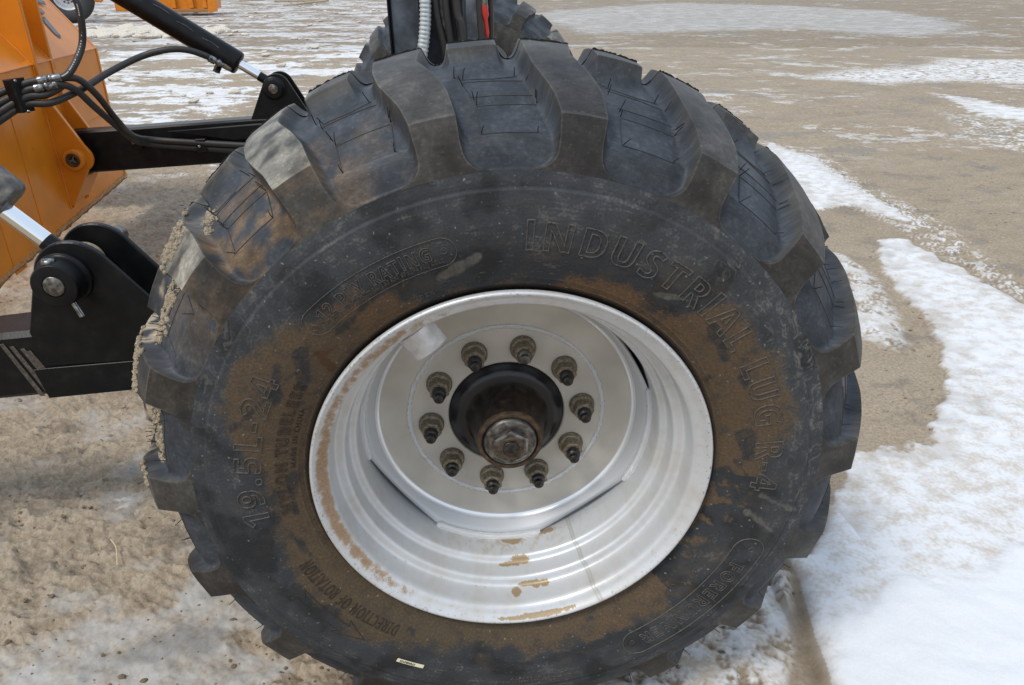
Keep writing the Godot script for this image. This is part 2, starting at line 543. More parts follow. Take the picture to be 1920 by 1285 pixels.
func make_materials() -> void:
	var grain := noise_tex(5, 0.02, 5, Color(0.62, 0.62, 0.62), Color(1, 1, 1))
	var grit := noise_tex(8, 0.09, 3, Color(0.2, 0.2, 0.2), Color(1, 1, 1))
	var patchy := noise_tex(13, 0.008, 5, Color(0.35, 0.35, 0.35), Color(0.85, 0.85, 0.85))
	mats.grit = grit
	mats.gravel_tex = noise_tex(41, 0.11, 4, Color(0.80, 0.795, 0.79), Color(1, 1, 1), 1024, 0.45)
	# rubber of the tread: tint per vertex, grain from the texture
	var m := std("tread rubber", Color(1, 1, 1), 0.75)
	m.vertex_color_use_as_albedo = true
	m.metallic_specular = 0.34
	m.roughness = 0.52
	start_paint(2048, 336)
	WorkerThreadPool.wait_for_group_task_completion(WorkerThreadPool.add_group_task(tread_row, 336, 4, true))
	m.albedo_texture = gather(rows_a, 2048, 336, 3)
	m.heightmap_enabled = true
	m.heightmap_texture = m.albedo_texture
	m.heightmap_scale = 0.05
	mats.tread = m
	mats.letter = triplanar(std("raised lettering", Color(0.128, 0.117, 0.102), 0.75), grain, 9.0)
	mats.letter_dark = triplanar(std("raised lettering in the mud", Color(0.060, 0.042, 0.028), 0.75), grain, 9.0)
	mats.line = std("mould flash", Color(0.030, 0.031, 0.033), 0.7)
	mats.whisker = std("vent whisker", Color(0.012, 0.012, 0.013), 0.55)
	# sidewall
	var dark := Color(0.030, 0.031, 0.033)
	for s in [[-30, 0.392, -44, 0.380, 0.007], [-52, 0.402, -60, 0.372, 0.012], [-57, 0.42, -66, 0.398, 0.008], [-86, 0.362, -98, 0.366, 0.007], [-74, 0.452, -50, 0.384, 0.0035], [48, 0.400, 57, 0.388, 0.010], [62, 0.404, 66, 0.396, 0.008], [80, 0.385, 86, 0.392, 0.016], [88, 0.372, 94, 0.41, 0.005], [92, 0.36, 99, 0.39, 0.010], [98, 0.42, 118, 0.43, 0.016], [-118, 0.428, -126, 0.452, 0.010], [-150, 0.379, -153, 0.396, 0.004], [150, 0.42, 172, 0.425, 0.012], [176, 0.428, 186, 0.425, 0.008], [-104, 0.385, -112, 0.376, 0.006]]:
		smears.append([polar(s[0], s[1]), polar(s[2], s[3]), s[4], dark])
	smears.append([polar(-52, 0.352), polar(-50, 0.382), 0.008, Color(0.075, 0.035, 0.016)])
	smears.append([polar(-50, 0.374), polar(-46, 0.366), 0.006, Color(0.085, 0.04, 0.018)])
	for s in [[102, 0.41, 106, 0.47, 0.006], [97, 0.424, 100, 0.49, 0.005], [-16, 0.375, -8, 0.395, 0.010], [32, 0.385, 40, 0.41, 0.004]]:
		smears.append([polar(s[0], s[1]), polar(s[2], s[3]), s[4], Color(0.115, 0.108, 0.095)])
	start_paint(1152, 1152)
	WorkerThreadPool.wait_for_group_task_completion(WorkerThreadPool.add_group_task(sidewall_row, 1152, 4, true))
	m = std("sidewall rubber", Color(1, 1, 1), 0.68)
	m.albedo_texture = gather(rows_a, 1152, 1152, 3)
	m.metallic_specular = 0.34
	m.heightmap_enabled = true
	m.heightmap_texture = gather(rows_b, 1152, 1152, 1)
	m.heightmap_scale = 0.10
	mats.sidewall = m
	# rim
	for p in [[176.0, 0.274, 3.6, 0.019], [179.5, 0.262, 3.2, 0.010], [183.0, 0.258, 2.2, 0.008], [178.6, 0.145, 1.8, 0.024], [174.5, 0.172, 4.0, 0.010], [171.0, 0.165, 1.7, 0.016], [168.3, 0.165, 1.7, 0.014], [178.0, 0.375, 4.6, 0.030], [173.0, 0.43, 2.5, 0.02], [165.0, 0.385, 6.0, 0.012], [170.0, 0.046, 11.0, 0.010], [179.0, 0.044, 6.0, 0.007], [34.0, 0.112, 1.5, 0.014], [47.5, 0.125, 1.2, 0.012], [50.5, 0.13, 1.4, 0.010], [52.0, 0.145, 1.0, 0.012]]:
		splats.append(p)
	start_paint(1400, 320)
	WorkerThreadPool.wait_for_group_task_completion(WorkerThreadPool.add_group_task(rim_row, 320, 4, true))
	m = std("silver rim paint", Color(1, 1, 1), 0.42, 0.32)
	m.albedo_texture = gather(rows_a, 1400, 320, 3)
	m.heightmap_enabled = true
	m.heightmap_texture = gather(rows_b, 1400, 320, 1)
	m.heightmap_scale = 0.10
	mats.rim = m
	m = std("dusty disc paint", Color(0.64, 0.615, 0.565), 0.5, 0.15)
	triplanar(m, noise_tex(17, 0.006, 5, Color(0.82, 0.81, 0.79), Color(0.93, 0.92, 0.905)), 2.5, grit, 0.01)
	mats.disc = m
	mats.silver = triplanar(std("bare silver paint", Color(0.97, 0.98, 1.0), 0.30, 0.12), noise_tex(18, 0.01, 4, Color(0.72, 0.70, 0.68), Color(0.92, 0.92, 0.92)), 6.0)
	mats.ring = std("grey silver paint", Color(0.52, 0.53, 0.54), 0.5, 0.25)
	mats.lip = std("bright worn lip", Color(0.86, 0.87, 0.88), 0.32, 0.5)
	mats.weld = triplanar(std("weld bead", Color(0.86, 0.87, 0.88), 0.30, 0.4), null, 40.0, grit, 0.12)
	mats.weld_dark = triplanar(std("weld in shade", Color(0.42, 0.42, 0.41), 0.45, 0.4), null, 40.0, grit, 0.15)
	# hub and nuts
	m = std("black hub paint", Color(0.16, 0.145, 0.13), 0.38)
	triplanar(m, noise_tex(19, 0.014, 5, Color(0.14, 0.14, 0.15), Color(0.62, 0.52, 0.40), 512, 0.62), 7.0, grit, 0.05)
	mats.hub = m
	mats.hub_black = std("gloss black hub", Color(0.012, 0.012, 0.014), 0.30)
	mats.nut = triplanar(std("dirty zinc nut", Color(0.43, 0.385, 0.31), 0.5, 0.35), noise_tex(20, 0.02, 4, Color(0.45, 0.43, 0.40), Color(0.95, 0.92, 0.86)), 16.0, grit, 0.05)
	mats.stud = triplanar(std("dark stud", Color(0.13, 0.12, 0.11), 0.38, 0.5), patchy, 20.0)
	mats.steel = triplanar(std("worn steel", Color(0.50, 0.47, 0.43), 0.38, 0.85), patchy, 12.0)
	mats.rust = triplanar(std("rusty steel", Color(0.22, 0.13, 0.065), 0.7, 0.2), patchy, 10.0, grit, 0.06)
	mats.chrome = std("chrome rod", Color(0.80, 0.82, 0.84), 0.10, 1.0)
	mats.zinc = triplanar(std("zinc fitting", Color(0.66, 0.68, 0.68), 0.25, 0.9), patchy, 12.0)
	mats.galv = std("galvanised conduit", Color(0.52, 0.57, 0.57), 0.4, 0.4)
	# machine paint
	m = std("orange paint", Color(1.0, 1.0, 1.0), 0.34)
	m.metallic_specular = 0.5
	triplanar(m, noise_tex(21, 0.006, 5, lin(Color(0.58, 0.190, 0.014)), lin(Color(0.72, 0.225, 0.012))), 1.6, grit, 0.015, noise_tex(26, 0.01, 4, Color(0.8, 0.8, 0.8), Color(1, 1, 1)))
	mats.orange = m
	mats.orange_dirty = triplanar(std("dirty orange edge", Color(1, 1, 1), 0.7), noise_tex(22, 0.02, 5, lin(Color(0.16, 0.10, 0.05)), lin(Color(0.60, 0.24, 0.04))), 4.0, grit, 0.1)
	m = std("black paint", Color(1, 1, 1), 0.36)
	m.metallic_specular = 0.32
	triplanar(m, noise_tex(24, 0.010, 5, lin(Color(0.004, 0.0045, 0.0055)), lin(Color(0.014, 0.014, 0.014)), 512, 0.7), 3.0, grit, 0.02)
	mats.black = m
	mats.black_dust = triplanar(std("dusty black paint", Color(1, 1, 1), 0.55), noise_tex(25, 0.012, 5, lin(Color(0.02, 0.02, 0.022)), lin(Color(0.30, 0.27, 0.23)), 512, 0.62), 5.0, grit, 0.03)
	mats.rub = triplanar(std("rubbed brown grey paint", Color(1, 1, 1), 0.6), noise_tex(34, 0.02, 4, lin(Color(0.03, 0.026, 0.022)), lin(Color(0.14, 0.11, 0.085))), 8.0)
	mats.slate = triplanar(std("blue black mast paint", Color(0.16, 0.19, 0.235), 0.38), patchy, 2.5)
	mats.slate_light = triplanar(std("grey blue mast paint", Color(0.55, 0.60, 0.67), 0.35), patchy, 2.5)
	mats.hose = triplanar(std("hydraulic hose rubber", Color(0.024, 0.022, 0.021), 0.5), null, 60.0, grit, 0.03)
	mats.print = std("hose print", Color(0.50, 0.49, 0.46), 0.7)
	mats.decal = std("grey decal", Color(0.13, 0.14, 0.16), 0.4)
	mats.decal_edge = std("dark decal edge", Color(0.035, 0.035, 0.045), 0.4)
	mats.red = std("red sleeve", Color(0.50, 0.03, 0.02), 0.5)
	mats.beige = triplanar(std("beige cable", Color(0.52, 0.44, 0.32), 0.7), patchy, 10.0)
	mats.paper = std("sticker paper", Color(0.80, 0.74, 0.52), 0.5)
	mats.ink = std("black ink", Color(0.01, 0.01, 0.01), 0.5)
	mats.caked = triplanar(std("caked tan mud", Color(1, 1, 1), 0.95), noise_tex(27, 0.02, 4, lin(Color(0.36, 0.28, 0.18)), lin(Color(0.62, 0.52, 0.38))), 14.0, grit, 0.5)
	mats.mudfilm = triplanar(std("dry mud film", Color(1, 1, 1), 0.95), noise_tex(28, 0.02, 4, lin(Color(0.30, 0.22, 0.13)), lin(Color(0.42, 0.32, 0.2))), 14.0, grit, 0.2)
	mats.wood = triplanar(std("weathered timber", Color(1, 1, 1), 0.85), noise_tex(29, 0.01, 4, lin(Color(0.25, 0.20, 0.14)), lin(Color(0.48, 0.40, 0.28))), 2.0, grit, 0.2)
	mats.far_rubber = triplanar(std("weathered rubber", Color(0.052, 0.053, 0.056), 0.7), grain, 3.0, grit, 0.1)
	mats.clod = triplanar(std("mud clod", Color(1, 1, 1), 0.95), noise_tex(30, 0.02, 4, lin(Color(0.26, 0.19, 0.115)), lin(Color(0.42, 0.32, 0.21))), 9.0, grit, 0.3)
	mats.stone = triplanar(std("grey stone", Color(1, 1, 1), 0.8), noise_tex(35, 0.02, 4, lin(Color(0.13, 0.12, 0.11)), lin(Color(0.40, 0.37, 0.33))), 9.0)
	mats.snow_lump = triplanar(std("dirty snow lump", Color(1, 1, 1), 0.9), noise_tex(31, 0.012, 4, lin(Color(0.42, 0.34, 0.24)), lin(Color(0.80, 0.78, 0.74))), 2.0, grit, 0.3)
	mats.straw = std("dry straw", Color(0.52, 0.42, 0.24), 0.8)

# ------------------------------------------------------------------ ground
var snow_polys := [
	# outline (x, z), kind: 0 solid, 1 broken up, 2 old and dirty; edge wobble
	[PackedVector2Array([Vector2(2.27, -2.84), Vector2(2.41, -2.80), Vector2(2.42, -2.50), Vector2(2.45, -2.12), Vector2(2.47, -1.87), Vector2(2.87, -0.67), Vector2(2.34, 0.75), Vector2(0.62, 0.75), Vector2(0.67, -0.03), Vector2(0.68, -0.08), Vector2(0.70, -0.19), Vector2(0.73, -0.32), Vector2(0.735, -0.40), Vector2(0.80, -0.41), Vector2(0.98, -0.63), Vector2(1.14, -0.86), Vector2(1.30, -0.87), Vector2(1.40, -0.89), Vector2(1.47, -0.99), Vector2(1.70, -1.26), Vector2(1.84, -1.55), Vector2(1.94, -1.80), Vector2(1.96, -2.09), Vector2(2.07, -2.43)]), 0, 0.03],
	[PackedVector2Array([Vector2(1.92, -2.75), Vector2(1.97, -2.52), Vector2(1.97, -2.26), Vector2(1.83, -1.80), Vector2(1.72, -1.56), Vector2(1.64, -1.51), Vector2(1.50, -1.66), Vector2(1.55, -1.87), Vector2(1.70, -2.17)]), 2, 0.05],
	[PackedVector2Array([Vector2(2.71, -5.58), Vector2(2.79, -4.78), Vector2(2.68, -3.95), Vector2(2.66, -3.29), Vector2(2.65, -3.12), Vector2(2.51, -3.27), Vector2(2.43, -3.51), Vector2(2.22, -3.41), Vector2(2.10, -3.41), Vector2(2.30, -4.46)]), 0, 0.07],
	[PackedVector2Array([Vector2(2.4, -6.2), Vector2(3.0, -5.2), Vector2(2.86, -4.1), Vector2(2.85, -3.12), Vector2(2.72, -2.5), Vector2(2.60, -1.7), Vector2(2.43, -1.81), Vector2(2.42, -2.50), Vector2(2.45, -3.1), Vector2(2.2, -4.6)]), 1, 0.08],
	[PackedVector2Array([Vector2(5.84, -8.23), Vector2(6.05, -7.71), Vector2(6.27, -6.61), Vector2(5.83, -6.05), Vector2(5.43, -6.68)]), 0, 0.16],
	[PackedVector2Array([Vector2(5.2, -7.4), Vector2(5.77, -5.97), Vector2(4.71, -4.60), Vector2(4.34, -5.20)]), 1, 0.2],
	[PackedVector2Array([Vector2(5.63, -10.53), Vector2(7.06, -10.98), Vector2(8.44, -12.06), Vector2(9.93, -11.37), Vector2(7.76, -8.55), Vector2(6.76, -9.14), Vector2(5.54, -8.82), Vector2(4.6, -9.70)]), 2, 0.3],
	[PackedVector2Array([Vector2(0.05, 0.3), Vector2(0.10, -0.1), Vector2(0.46, -0.30), Vector2(0.61, -0.38), Vector2(0.72, -0.36), Vector2(0.66, -0.19), Vector2(0.60, -0.07), Vector2(0.57, 0.3)]), 2, 0.05],
	[PackedVector2Array([Vector2(-1.11, -0.78), Vector2(-1.06, -0.81), Vector2(-1.00, -0.78), Vector2(-1.03, -0.73), Vector2(-1.08, -0.74)]), 2, 0.02],
]
var clean_poly := PackedVector2Array([Vector2(0.69, -0.07), Vector2(0.75, -0.17), Vector2(0.89, -0.26), Vector2(1.07, -0.29), Vector2(1.21, -0.31), Vector2(1.34, -0.39), Vector2(1.9, -0.36), Vector2(1.9, 0.5), Vector2(0.66, 0.5), Vector2(0.67, -0.02)])
var ice_polys := [
	[PackedVector2Array([Vector2(-1.14, -0.22), Vector2(-0.98, -0.32), Vector2(-0.79, -0.38), Vector2(-0.65, -0.29), Vector2(-0.50, -0.17), Vector2(-0.60, 0.2), Vector2(-1.1, 0.2)]), 0.06],
	[PackedVector2Array([Vector2(-0.79, -0.40), Vector2(-0.72, -0.45), Vector2(-0.58, -0.37), Vector2(-0.50, -0.25), Vector2(-0.72, -0.31)]), 0.05],
	[PackedVector2Array([Vector2(2.4, -25.0), Vector2(3.91, -28.23), Vector2(9.65, -33.77), Vector2(13.38, -30.66), Vector2(15.41, -26.37), Vector2(13.67, -19.70), Vector2(11.39, -16.81), Vector2(9.85, -16.32), Vector2(8.66, -18.71), Vector2(5.43, -17.90), Vector2(3.04, -17.44)]), 0.7],
]

func sd_poly(poly: PackedVector2Array, p: Vector2) -> float:
	var best := 1e9
	var inside := false
	var cnt := poly.size()
	var j := cnt - 1
	for i in cnt:
		var a := poly[i]
		var e := poly[j] - a
		var w := p - a
		best = minf(best, (w - e * clampf(w.dot(e) / e.length_squared(), 0.0, 1.0)).length_squared())
		if (a.y > p.y) != (poly[j].y > p.y) and p.x < e.x * (p.y - a.y) / e.y + a.x:
			inside = not inside
		j = i
	return -sqrt(best) if inside else sqrt(best)

var boxes := []
func bounds_of_polys() -> void:
	for s in snow_polys + ice_polys:
		var r := Rect2(s[0][0], Vector2.ZERO)
		for p in s[0]:
			r = r.expand(p)
		boxes.append(r.grow(0.6))

# snow, ice, snow that is clean, coarse churn
func ground_at(x: float, z: float, fk := 42.0) -> Vector4:
	var far := clampf((-z - 3.0) / 12.0, 0.0, 1.0)
	var big := n_a.get_noise_2d(x * 1.3, z * 1.3)
	var mid := n_b.get_noise_2d(x * 7.0, z * 7.0)
	var fine := n_c.get_noise_2d(x * fk, z * fk)
	var p := Vector2(x, z)
	var snow := 0.0
	var ice := 0.0
	for k in (snow_polys.size() if z > -12.6 and x > -1.8 else 0):
		if not boxes[k].has_point(p):
			continue
		var s: Array = snow_polys[k]
		var w: float = s[2]
		var d := sd_poly(s[0], p) + w * ((1.1 * mid + 0.35 * fine) if x < 0.4 or z < -0.6 else (0.35 * mid))
		var soft := 0.014 + 0.25 * w * (0.3 if s[1] == 0 else 1.0)
		if s[1] == 0 and x > 0.5 and x < 0.95 and z > -0.65: soft = 0.028
		var a := sst(soft, -soft, d)
		if a > 0.0 and not (x > 0.5 and x < 0.95 and z > -0.65):
			a *= lerpf(0.58, 1.0, sst(0.02, -0.22 - 0.5 * far, d + 0.12 * mid))     # thin melting margin
		if s[1] == 1:
			a *= sst(0.0, 0.22, mid * 0.7 + fine * 0.6 - 0.05)
		elif s[1] == 2:
			a *= sst(-0.55, 0.15, mid * 0.8 + fine * 0.5 + big * 0.3)
		snow = maxf(snow, a)
	for k in ice_polys.size():
		if not boxes[snow_polys.size() + k].has_point(p):
			continue
		var s: Array = ice_polys[k]
		var w: float = s[1]
		var d := sd_poly(s[0], p) + w * (1.0 * mid + 0.4 * big + 0.2 * fine)
		ice = maxf(ice, sst(w * 0.5, -w * 0.5, d))
	# the yard behind: trampled snow in streaks
	if z < -3.0:
		var sx := x * 0.96 + z * 0.10
		var sz := z - x * 0.12
		var st := 0.8 * n_a.get_noise_2d(sx * 0.42 + 3.0, sz * 0.62) + 0.6 * n_b.get_noise_2d(sx * 1.2, sz * 1.9) + 0.40 * n_c.get_noise_2d(sx * 4.5, sz * 6.0) + 0.28 * fine
		var left := sst(0.6, -1.6, x + 0.03 * z) * sst(-3.6, -5.6, z)
		var s2 := sst(0.02, 0.22, st + 0.28 * left - 0.23 + 0.06 * far) * left * 0.97
		# behind the far wheel and to the right only thin, tan remains
		var thin := sst(0.08, 0.5, st + 0.08) * sst(9.0, 1.5, x + 0.18 * z) * sst(-5.0, -9.0, z) * 0.30
		var scat := sst(0.34, 0.52, st) * sst(-3.6, -6.0, z) * 0.55
		snow = maxf(snow, maxf(s2, maxf(thin, scat)))
	# odd grey icy films on the near mud
	var film := sst(0.18, 0.5, n_a.get_noise_2d(x * 2.6 + 31.0, z * 3.4)) * 0.6 * sst(0.35, -0.3, x)
	ice = maxf(ice, film * sst(-4.0, -2.0, z))
	var clean := 0.0
	if x > 0.4 and z > -0.8 and z < 0.9:
		clean = sst(0.025, -0.025, sd_poly(clean_poly, p) + 0.035 * mid + 0.008 * fine)
	return Vector4(snow, ice, clean, big)

var area := Rect2()
const FRONT := Rect2(-1.75, -1.5, 3.65, 2.0)      # the strip in front of the wheel, laid as a finer sheet
func ground_row(i: int) -> void:
	var b := PackedByteArray()
	b.resize(paint_w * 3)
	var hb := PackedByteArray()
	hb.resize(paint_w)
	var rb := PackedByteArray()
	rb.resize(paint_w)
	rb.fill(230)
	var z := area.position.y + area.size.y * (i + 0.5) / paint_h
	var close := area.size.x < 12.0
	var middle := area.size.x < 30.0
	var ka := 9.0 if close else (4.0 if middle else 2.0)
	var kb := 62.0 if close else (26.0 if middle else 9.0)
	for j in paint_w:
		var x := area.position.x + area.size.x * (j + 0.5) / paint_w
		if absf(x + 0.08 * z - 0.05) > 1.3 + 0.78 * (1.0 - z):     # far outside what can be seen: plain mud
			b[j * 3] = 160
			b[j * 3 + 1] = 140
			b[j * 3 + 2] = 112
			hb[j] = 128
			continue
		if close and area != FRONT and FRONT.grow(-0.08).has_point(Vector2(x, z)):
			continue
		var g := ground_at(x, z, 42.0 if close else (24.0 if middle else 8.0))
		var mid := n_b.get_noise_2d(x * ka + 5.0, z * ka)
		var fine := n_c.get_noise_2d(x * kb, z * kb)
		var grit := speck(i, j) * 0.62
		var crust := n_r.get_noise_2d(x * kb * 0.30, z * kb * 0.42)
		var right := sst(0.4, 2.6, x) * sst(0.0, -2.0, z)
		var c := Color(0.335, 0.272, 0.198).lerp(Color(0.300, 0.246, 0.178), right)
		c = c * (1.0 + 0.16 * right * n_r.get_noise_2d(x * 1.1 - z * 0.5, z * 2.6 + x * 0.7))
		c = c.lerp(Color(0.245, 0.180, 0.120), clampf(0.30 + 0.8 * mid + 0.5 * g.w, 0.0, 1.0) * 0.55)
		c = c.lerp(Color(0.46, 0.385, 0.295), sst(0.2, 0.6, fine + 0.5 * mid) * 0.45)
		c = c.lerp(Color(0.20, 0.145, 0.095), sst(0.25, 0.6, -fine - 0.3 * mid + 0.2 * grit) * 0.6)
		# crusty flakes with dark gaps, mostly on the left
		var flake := sst(0.55, -0.15, x) if close else 0.5
		if close:
			var fl := flakes(x, z)
			c = c.lerp(Color(0.255, 0.195, 0.135), sst(0.03, -0.03, fl) * 0.55 * flake)
			c = c.lerp(Color(0.42, 0.345, 0.255), sst(0.20, 0.28, fl) * 0.45 * flake)
		c = c.lerp(Color(0.175, 0.125, 0.080), sst(-0.30, -0.62, crust) * 0.6 * flake)
		c = c.lerp(Color(0.42, 0.345, 0.255), sst(0.25, 0.75, crust) * 0.45 * flake)
		# loose gravel
		c = c.lerp(Color(0.16, 0.125, 0.09), sst(0.30, 0.62, grit) * 0.42)
		c = c.lerp(Color(0.58, 0.50, 0.40), sst(0.36, 0.62, -grit) * 0.38)
		c = c.lerp(Color(0.425, 0.405, 0.375) * (1.0 + 0.12 * mid), g.y * clampf(0.72 + 0.7 * mid + 0.35 * fine, 0.0, 0.95))
		# snow, stained tan where mud shows through
		var white := Color(0.70, 0.71, 0.725)
		var stain := clampf(0.26 + 0.9 * n_b.get_noise_2d(x * ka * 1.2 + 70.0, z * ka * 1.45) + 0.5 * fine + 0.35 * grit + 0.3 * g.w, 0.0, 1.0) * (1.0 - 0.96 * g.z)
		if x < 0.62 and z > -1.2:
			stain = clampf(stain * 1.6 + 0.30, 0.0, 1.5)
		var sc := white.lerp(Color(0.47, 0.39, 0.30), minf(stain, 1.2) * 0.72)
		if close and x > 0.35 and x < 0.95 and z > -0.62:      # wet trodden mud along the slab
			var d := sd_poly(snow_polys[0][0], Vector2(x, z))
			var wet := sst(0.12, 0.0, d + 0.03 * mid) * sst(-0.62, -0.45, z)
			c = c.lerp(Color(0.235, 0.180, 0.125), wet * 0.7)
			sc = sc.lerp(Color(0.36, 0.29, 0.21), wet * 0.75 * (1.0 if d > 0.0 else 0.0))
		c = c.lerp(sc, sst(0.05, 0.95, g.x))
		if middle: c = c * 0.92
		c = c * (1.0 + 0.10 * grit * (1.0 - 0.45 * g.x))
		var damp := sst(0.15, 0.55, n_a.get_noise_2d(x * ka * 0.25 + 17.0, z * ka * 0.4) + 0.3 * mid) * (1.0 - g.x)
		c = c.lerp(c * 0.58, damp * 0.8)
		rb[j] = clampi(int(235.0 - 130.0 * damp - 110.0 * g.y * (1.0 - g.x) + 20.0 * fine), 60, 255)
		put3(b, j * 3, lin(c))
		hb[j] = clampi(int(128.0 + (46.0 * fine + 40.0 * grit + 46.0 * crust * flake) * (1.0 - 0.25 * g.x) * (1.0 - 0.5 * g.y) * (1.0 - 0.35 * g.z)), 0, 255)
	rows_a[i] = b
	rows_b[i] = hb
	rows_c[i] = rb

func flakes(x: float, z: float) -> float:           # thin crusts of trodden mud
	return 0.5 * n_a.get_noise_2d(x * 4.0 + 3.0, z * 7.0) + 0.6 * n_b.get_noise_2d(x * 13.0 + 3.0, z * 22.0) + 0.42 * n_c.get_noise_2d(x * 58.0, z * 82.0)

func near_height(x: float, z: float, g: Vector4) -> float:
	var mid := n_b.get_noise_2d(x * 7.0 + 11.0, z * 7.0)
	var rough := n_r.get_noise_2d(x * 9.0, z * 16.0)
	var clods := n_r.get_noise_2d(x * 30.0 + 4.0, z * 38.0)
	var left := sst(0.6, -0.2, x)
	var h := 0.009 * mid + (0.006 + 0.009 * left) * rough * (0.3 + 0.7 * left) + 0.006 * sst(0.1, 0.8, clods) * (0.15 + 0.85 * left)
	var fl := flakes(x, z)
	h += (0.0042 * sst(-0.02, 0.05, fl) + 0.0032 * sst(0.24, 0.30, fl)) * (0.12 + 0.88 * left)
	h *= (1.0 - 0.85 * g.x) * (1.0 - 0.65 * g.y) * (0.35 if x > 0.2 and x < 0.8 and z > -0.6 else 1.0)
	h += g.x * (0.013 + 0.003 * mid) + g.z * (0.012 + 0.004 * n_b.get_noise_2d(x * 7.0, z * 9.0))
	# the ploughed lip of the slab beside the tyre
	if x > 0.5 and x < 1.6 and z > -0.9:
		h += g.x * (0.024 if x > 0.66 or z < -0.36 else 0.0) * sst(-0.75, -0.3, z) * sst(1.6, 0.8, x)
	if x > 0.7 and z < -0.9 and z > -3.0:
		h += g.x * (0.012 + 0.006 * n_b.get_noise_2d(x * 3.0, z * 9.0))
	return h

var grid_x := PackedFloat32Array()
var grid_z := PackedFloat32Array()
func near_row(i: int) -> void:
	var row := PackedVector3Array()
	var flags := PackedByteArray()
	var z := grid_z[i]
	for x in grid_x:
		flags.append(0)
		var e := minf(minf(x - area.position.x, area.end.x - x), z - area.position.y) / 0.35
		var under := 0.0
		var side := sst(0.0, 0.5, minf(minf(x - area.position.x, area.end.x - x), area.end.y - z)) if area != FRONT else 1.0
		e = sst(0.0, 1.0, (z - area.position.y) / 0.35)
		if area == FRONT:
			e = 1.0
		else:
			var inn := minf(minf(x - FRONT.position.x, FRONT.end.x - x), minf(z - FRONT.position.y, FRONT.end.y - z))
			if inn > 0.0:
				under = 0.004 + clampf(inn - 0.02, 0.0, 0.05)
		if under > 0.05:
			row.append(Vector3(x, -0.055, z))
			continue
		var g := ground_at(x, z)
		flags[-1] = 1 if g.x > 0.5 else 0
		row.append(Vector3(x, near_height(x, z, g) * e * side - 0.075 * (1.0 - side) - under, z))
	rows_a[i] = row
	rows_b[i] = flags

func sheet(called: String, step_x: float, step_z: float, tex_w: int, tex_h: int, deep: float, rough: float, flat: bool) -> MeshInstance3D:
	grid_x = PackedFloat32Array()
	grid_z = PackedFloat32Array()
	var nx := int(area.size.x / step_x)
	var nz := int(area.size.y / step_z)
	for i in nx + 1: grid_x.append(area.position.x + area.size.x * i / nx)
	for i in nz + 1: grid_z.append(area.position.y + area.size.y * i / nz)
	var rows := []
	if flat:
		for z in grid_z:
			var row := PackedVector3Array()
			for x in grid_x:
				var under := 0.06 if z > -4.9 and x > -4.5 and x < 4.9 else 0.0
				if area.size.x > 30.0 and z > -13.9 and x > -9.2 and x < 10.7: under += 0.09
				row.append(Vector3(x, 0.03 * n_a.get_noise_2d(x * 0.6, z * 0.8) - 0.02 - under, z))
			rows.append(row)
	else:
		start_paint(1, nz + 1)
		WorkerThreadPool.wait_for_group_task_completion(WorkerThreadPool.add_group_task(near_row, nz + 1, 4, true))
		rows = rows_a
	var uvs := []
	for i in rows.size():
		var u := PackedVector2Array()
		for p in rows[i]:
			u.append(Vector2((p.x - area.position.x) / area.size.x, (p.z - area.position.y) / area.size.y))
		uvs.append(u)
	var b := MB.new()
	b.grid(rows, false, Vector3.UP, uvs)
	var white := PackedInt32Array()
	if not flat:
		var plain := PackedInt32Array()
		var wide := nx + 1
		for t in range(0, b.idx.size(), 6):
			var cell := b.idx[t]
			var f0: PackedByteArray = rows_b[cell / wide]
			var f1: PackedByteArray = rows_b[cell / wide + 1]
			var c := cell % wide
			var into := white if f0[c] + f0[c + 1] + f1[c] + f1[c + 1] >= 2 else plain
			into.append_array(b.idx.slice(t, t + 6))
		b.idx = plain
	start_paint(tex_w, tex_h)
	WorkerThreadPool.wait_for_group_task_completion(WorkerThreadPool.add_group_task(ground_row, tex_h, 4, true))
	var m := std(called.replace("_", " "), Color(1, 1, 1), rough)
	m.albedo_texture = gather(rows_a, tex_w, tex_h, 3)
	m.texture_repeat = false
	m.heightmap_enabled = true
	m.heightmap_texture = gather(rows_b, tex_w, tex_h, 1)
	m.heightmap_scale = deep
	m.roughness = 1.0
	m.roughness_texture = gather(rows_c, tex_w, tex_h, 1)
	m.roughness_texture_channel = BaseMaterial3D.TEXTURE_CHANNEL_RED
	m.metallic_specular = 0.35
	m.detail_enabled = area.size.x > 30.0
	m.detail_albedo = mats.gravel_tex
	m.detail_blend_mode = BaseMaterial3D.BLEND_MODE_MUL
	m.detail_uv_layer = BaseMaterial3D.DETAIL_UV_2
	m.uv2_triplanar = true
	m.uv2_world_triplanar = true
	m.uv2_triplanar_sharpness = 40.0
	m.uv2_scale = Vector3.ONE * (1.6 if not flat else 0.5)
	var ground := part(called, b.mesh(m), self)
	if white.size():
		b.idx = white
		tag(part("snow", b.mesh(m), self), "", "", "", "stuff")
	return ground

func lump_mesh(s: int, flat := 0.6, detail := 7) -> ArrayMesh:
	var rows := []
	for i in detail + 1:
		var a := PI * i / detail
		var row := PackedVector3Array()
		for j in detail + 3:
			var t := TAU * j / (detail + 3)
			var p := Vector3(sin(a) * cos(t), cos(a), sin(a) * sin(t))
			var k := 1.0 + 0.42 * n_b.get_noise_3d(p.x * 1.1 + s * 7.0, p.y * 1.1, p.z * 1.1) + 0.15 * n_c.get_noise_3d(p.x * 3.0, p.y * 3.0 + s, p.z * 3.0)
			row.append(Vector3(p.x * k, p.y * k * flat, p.z * k) * 0.5)
		rows.append(row)
	var b := MB.new()
	b.grid(rows, true, Vector3.UP)
	return b.mesh()

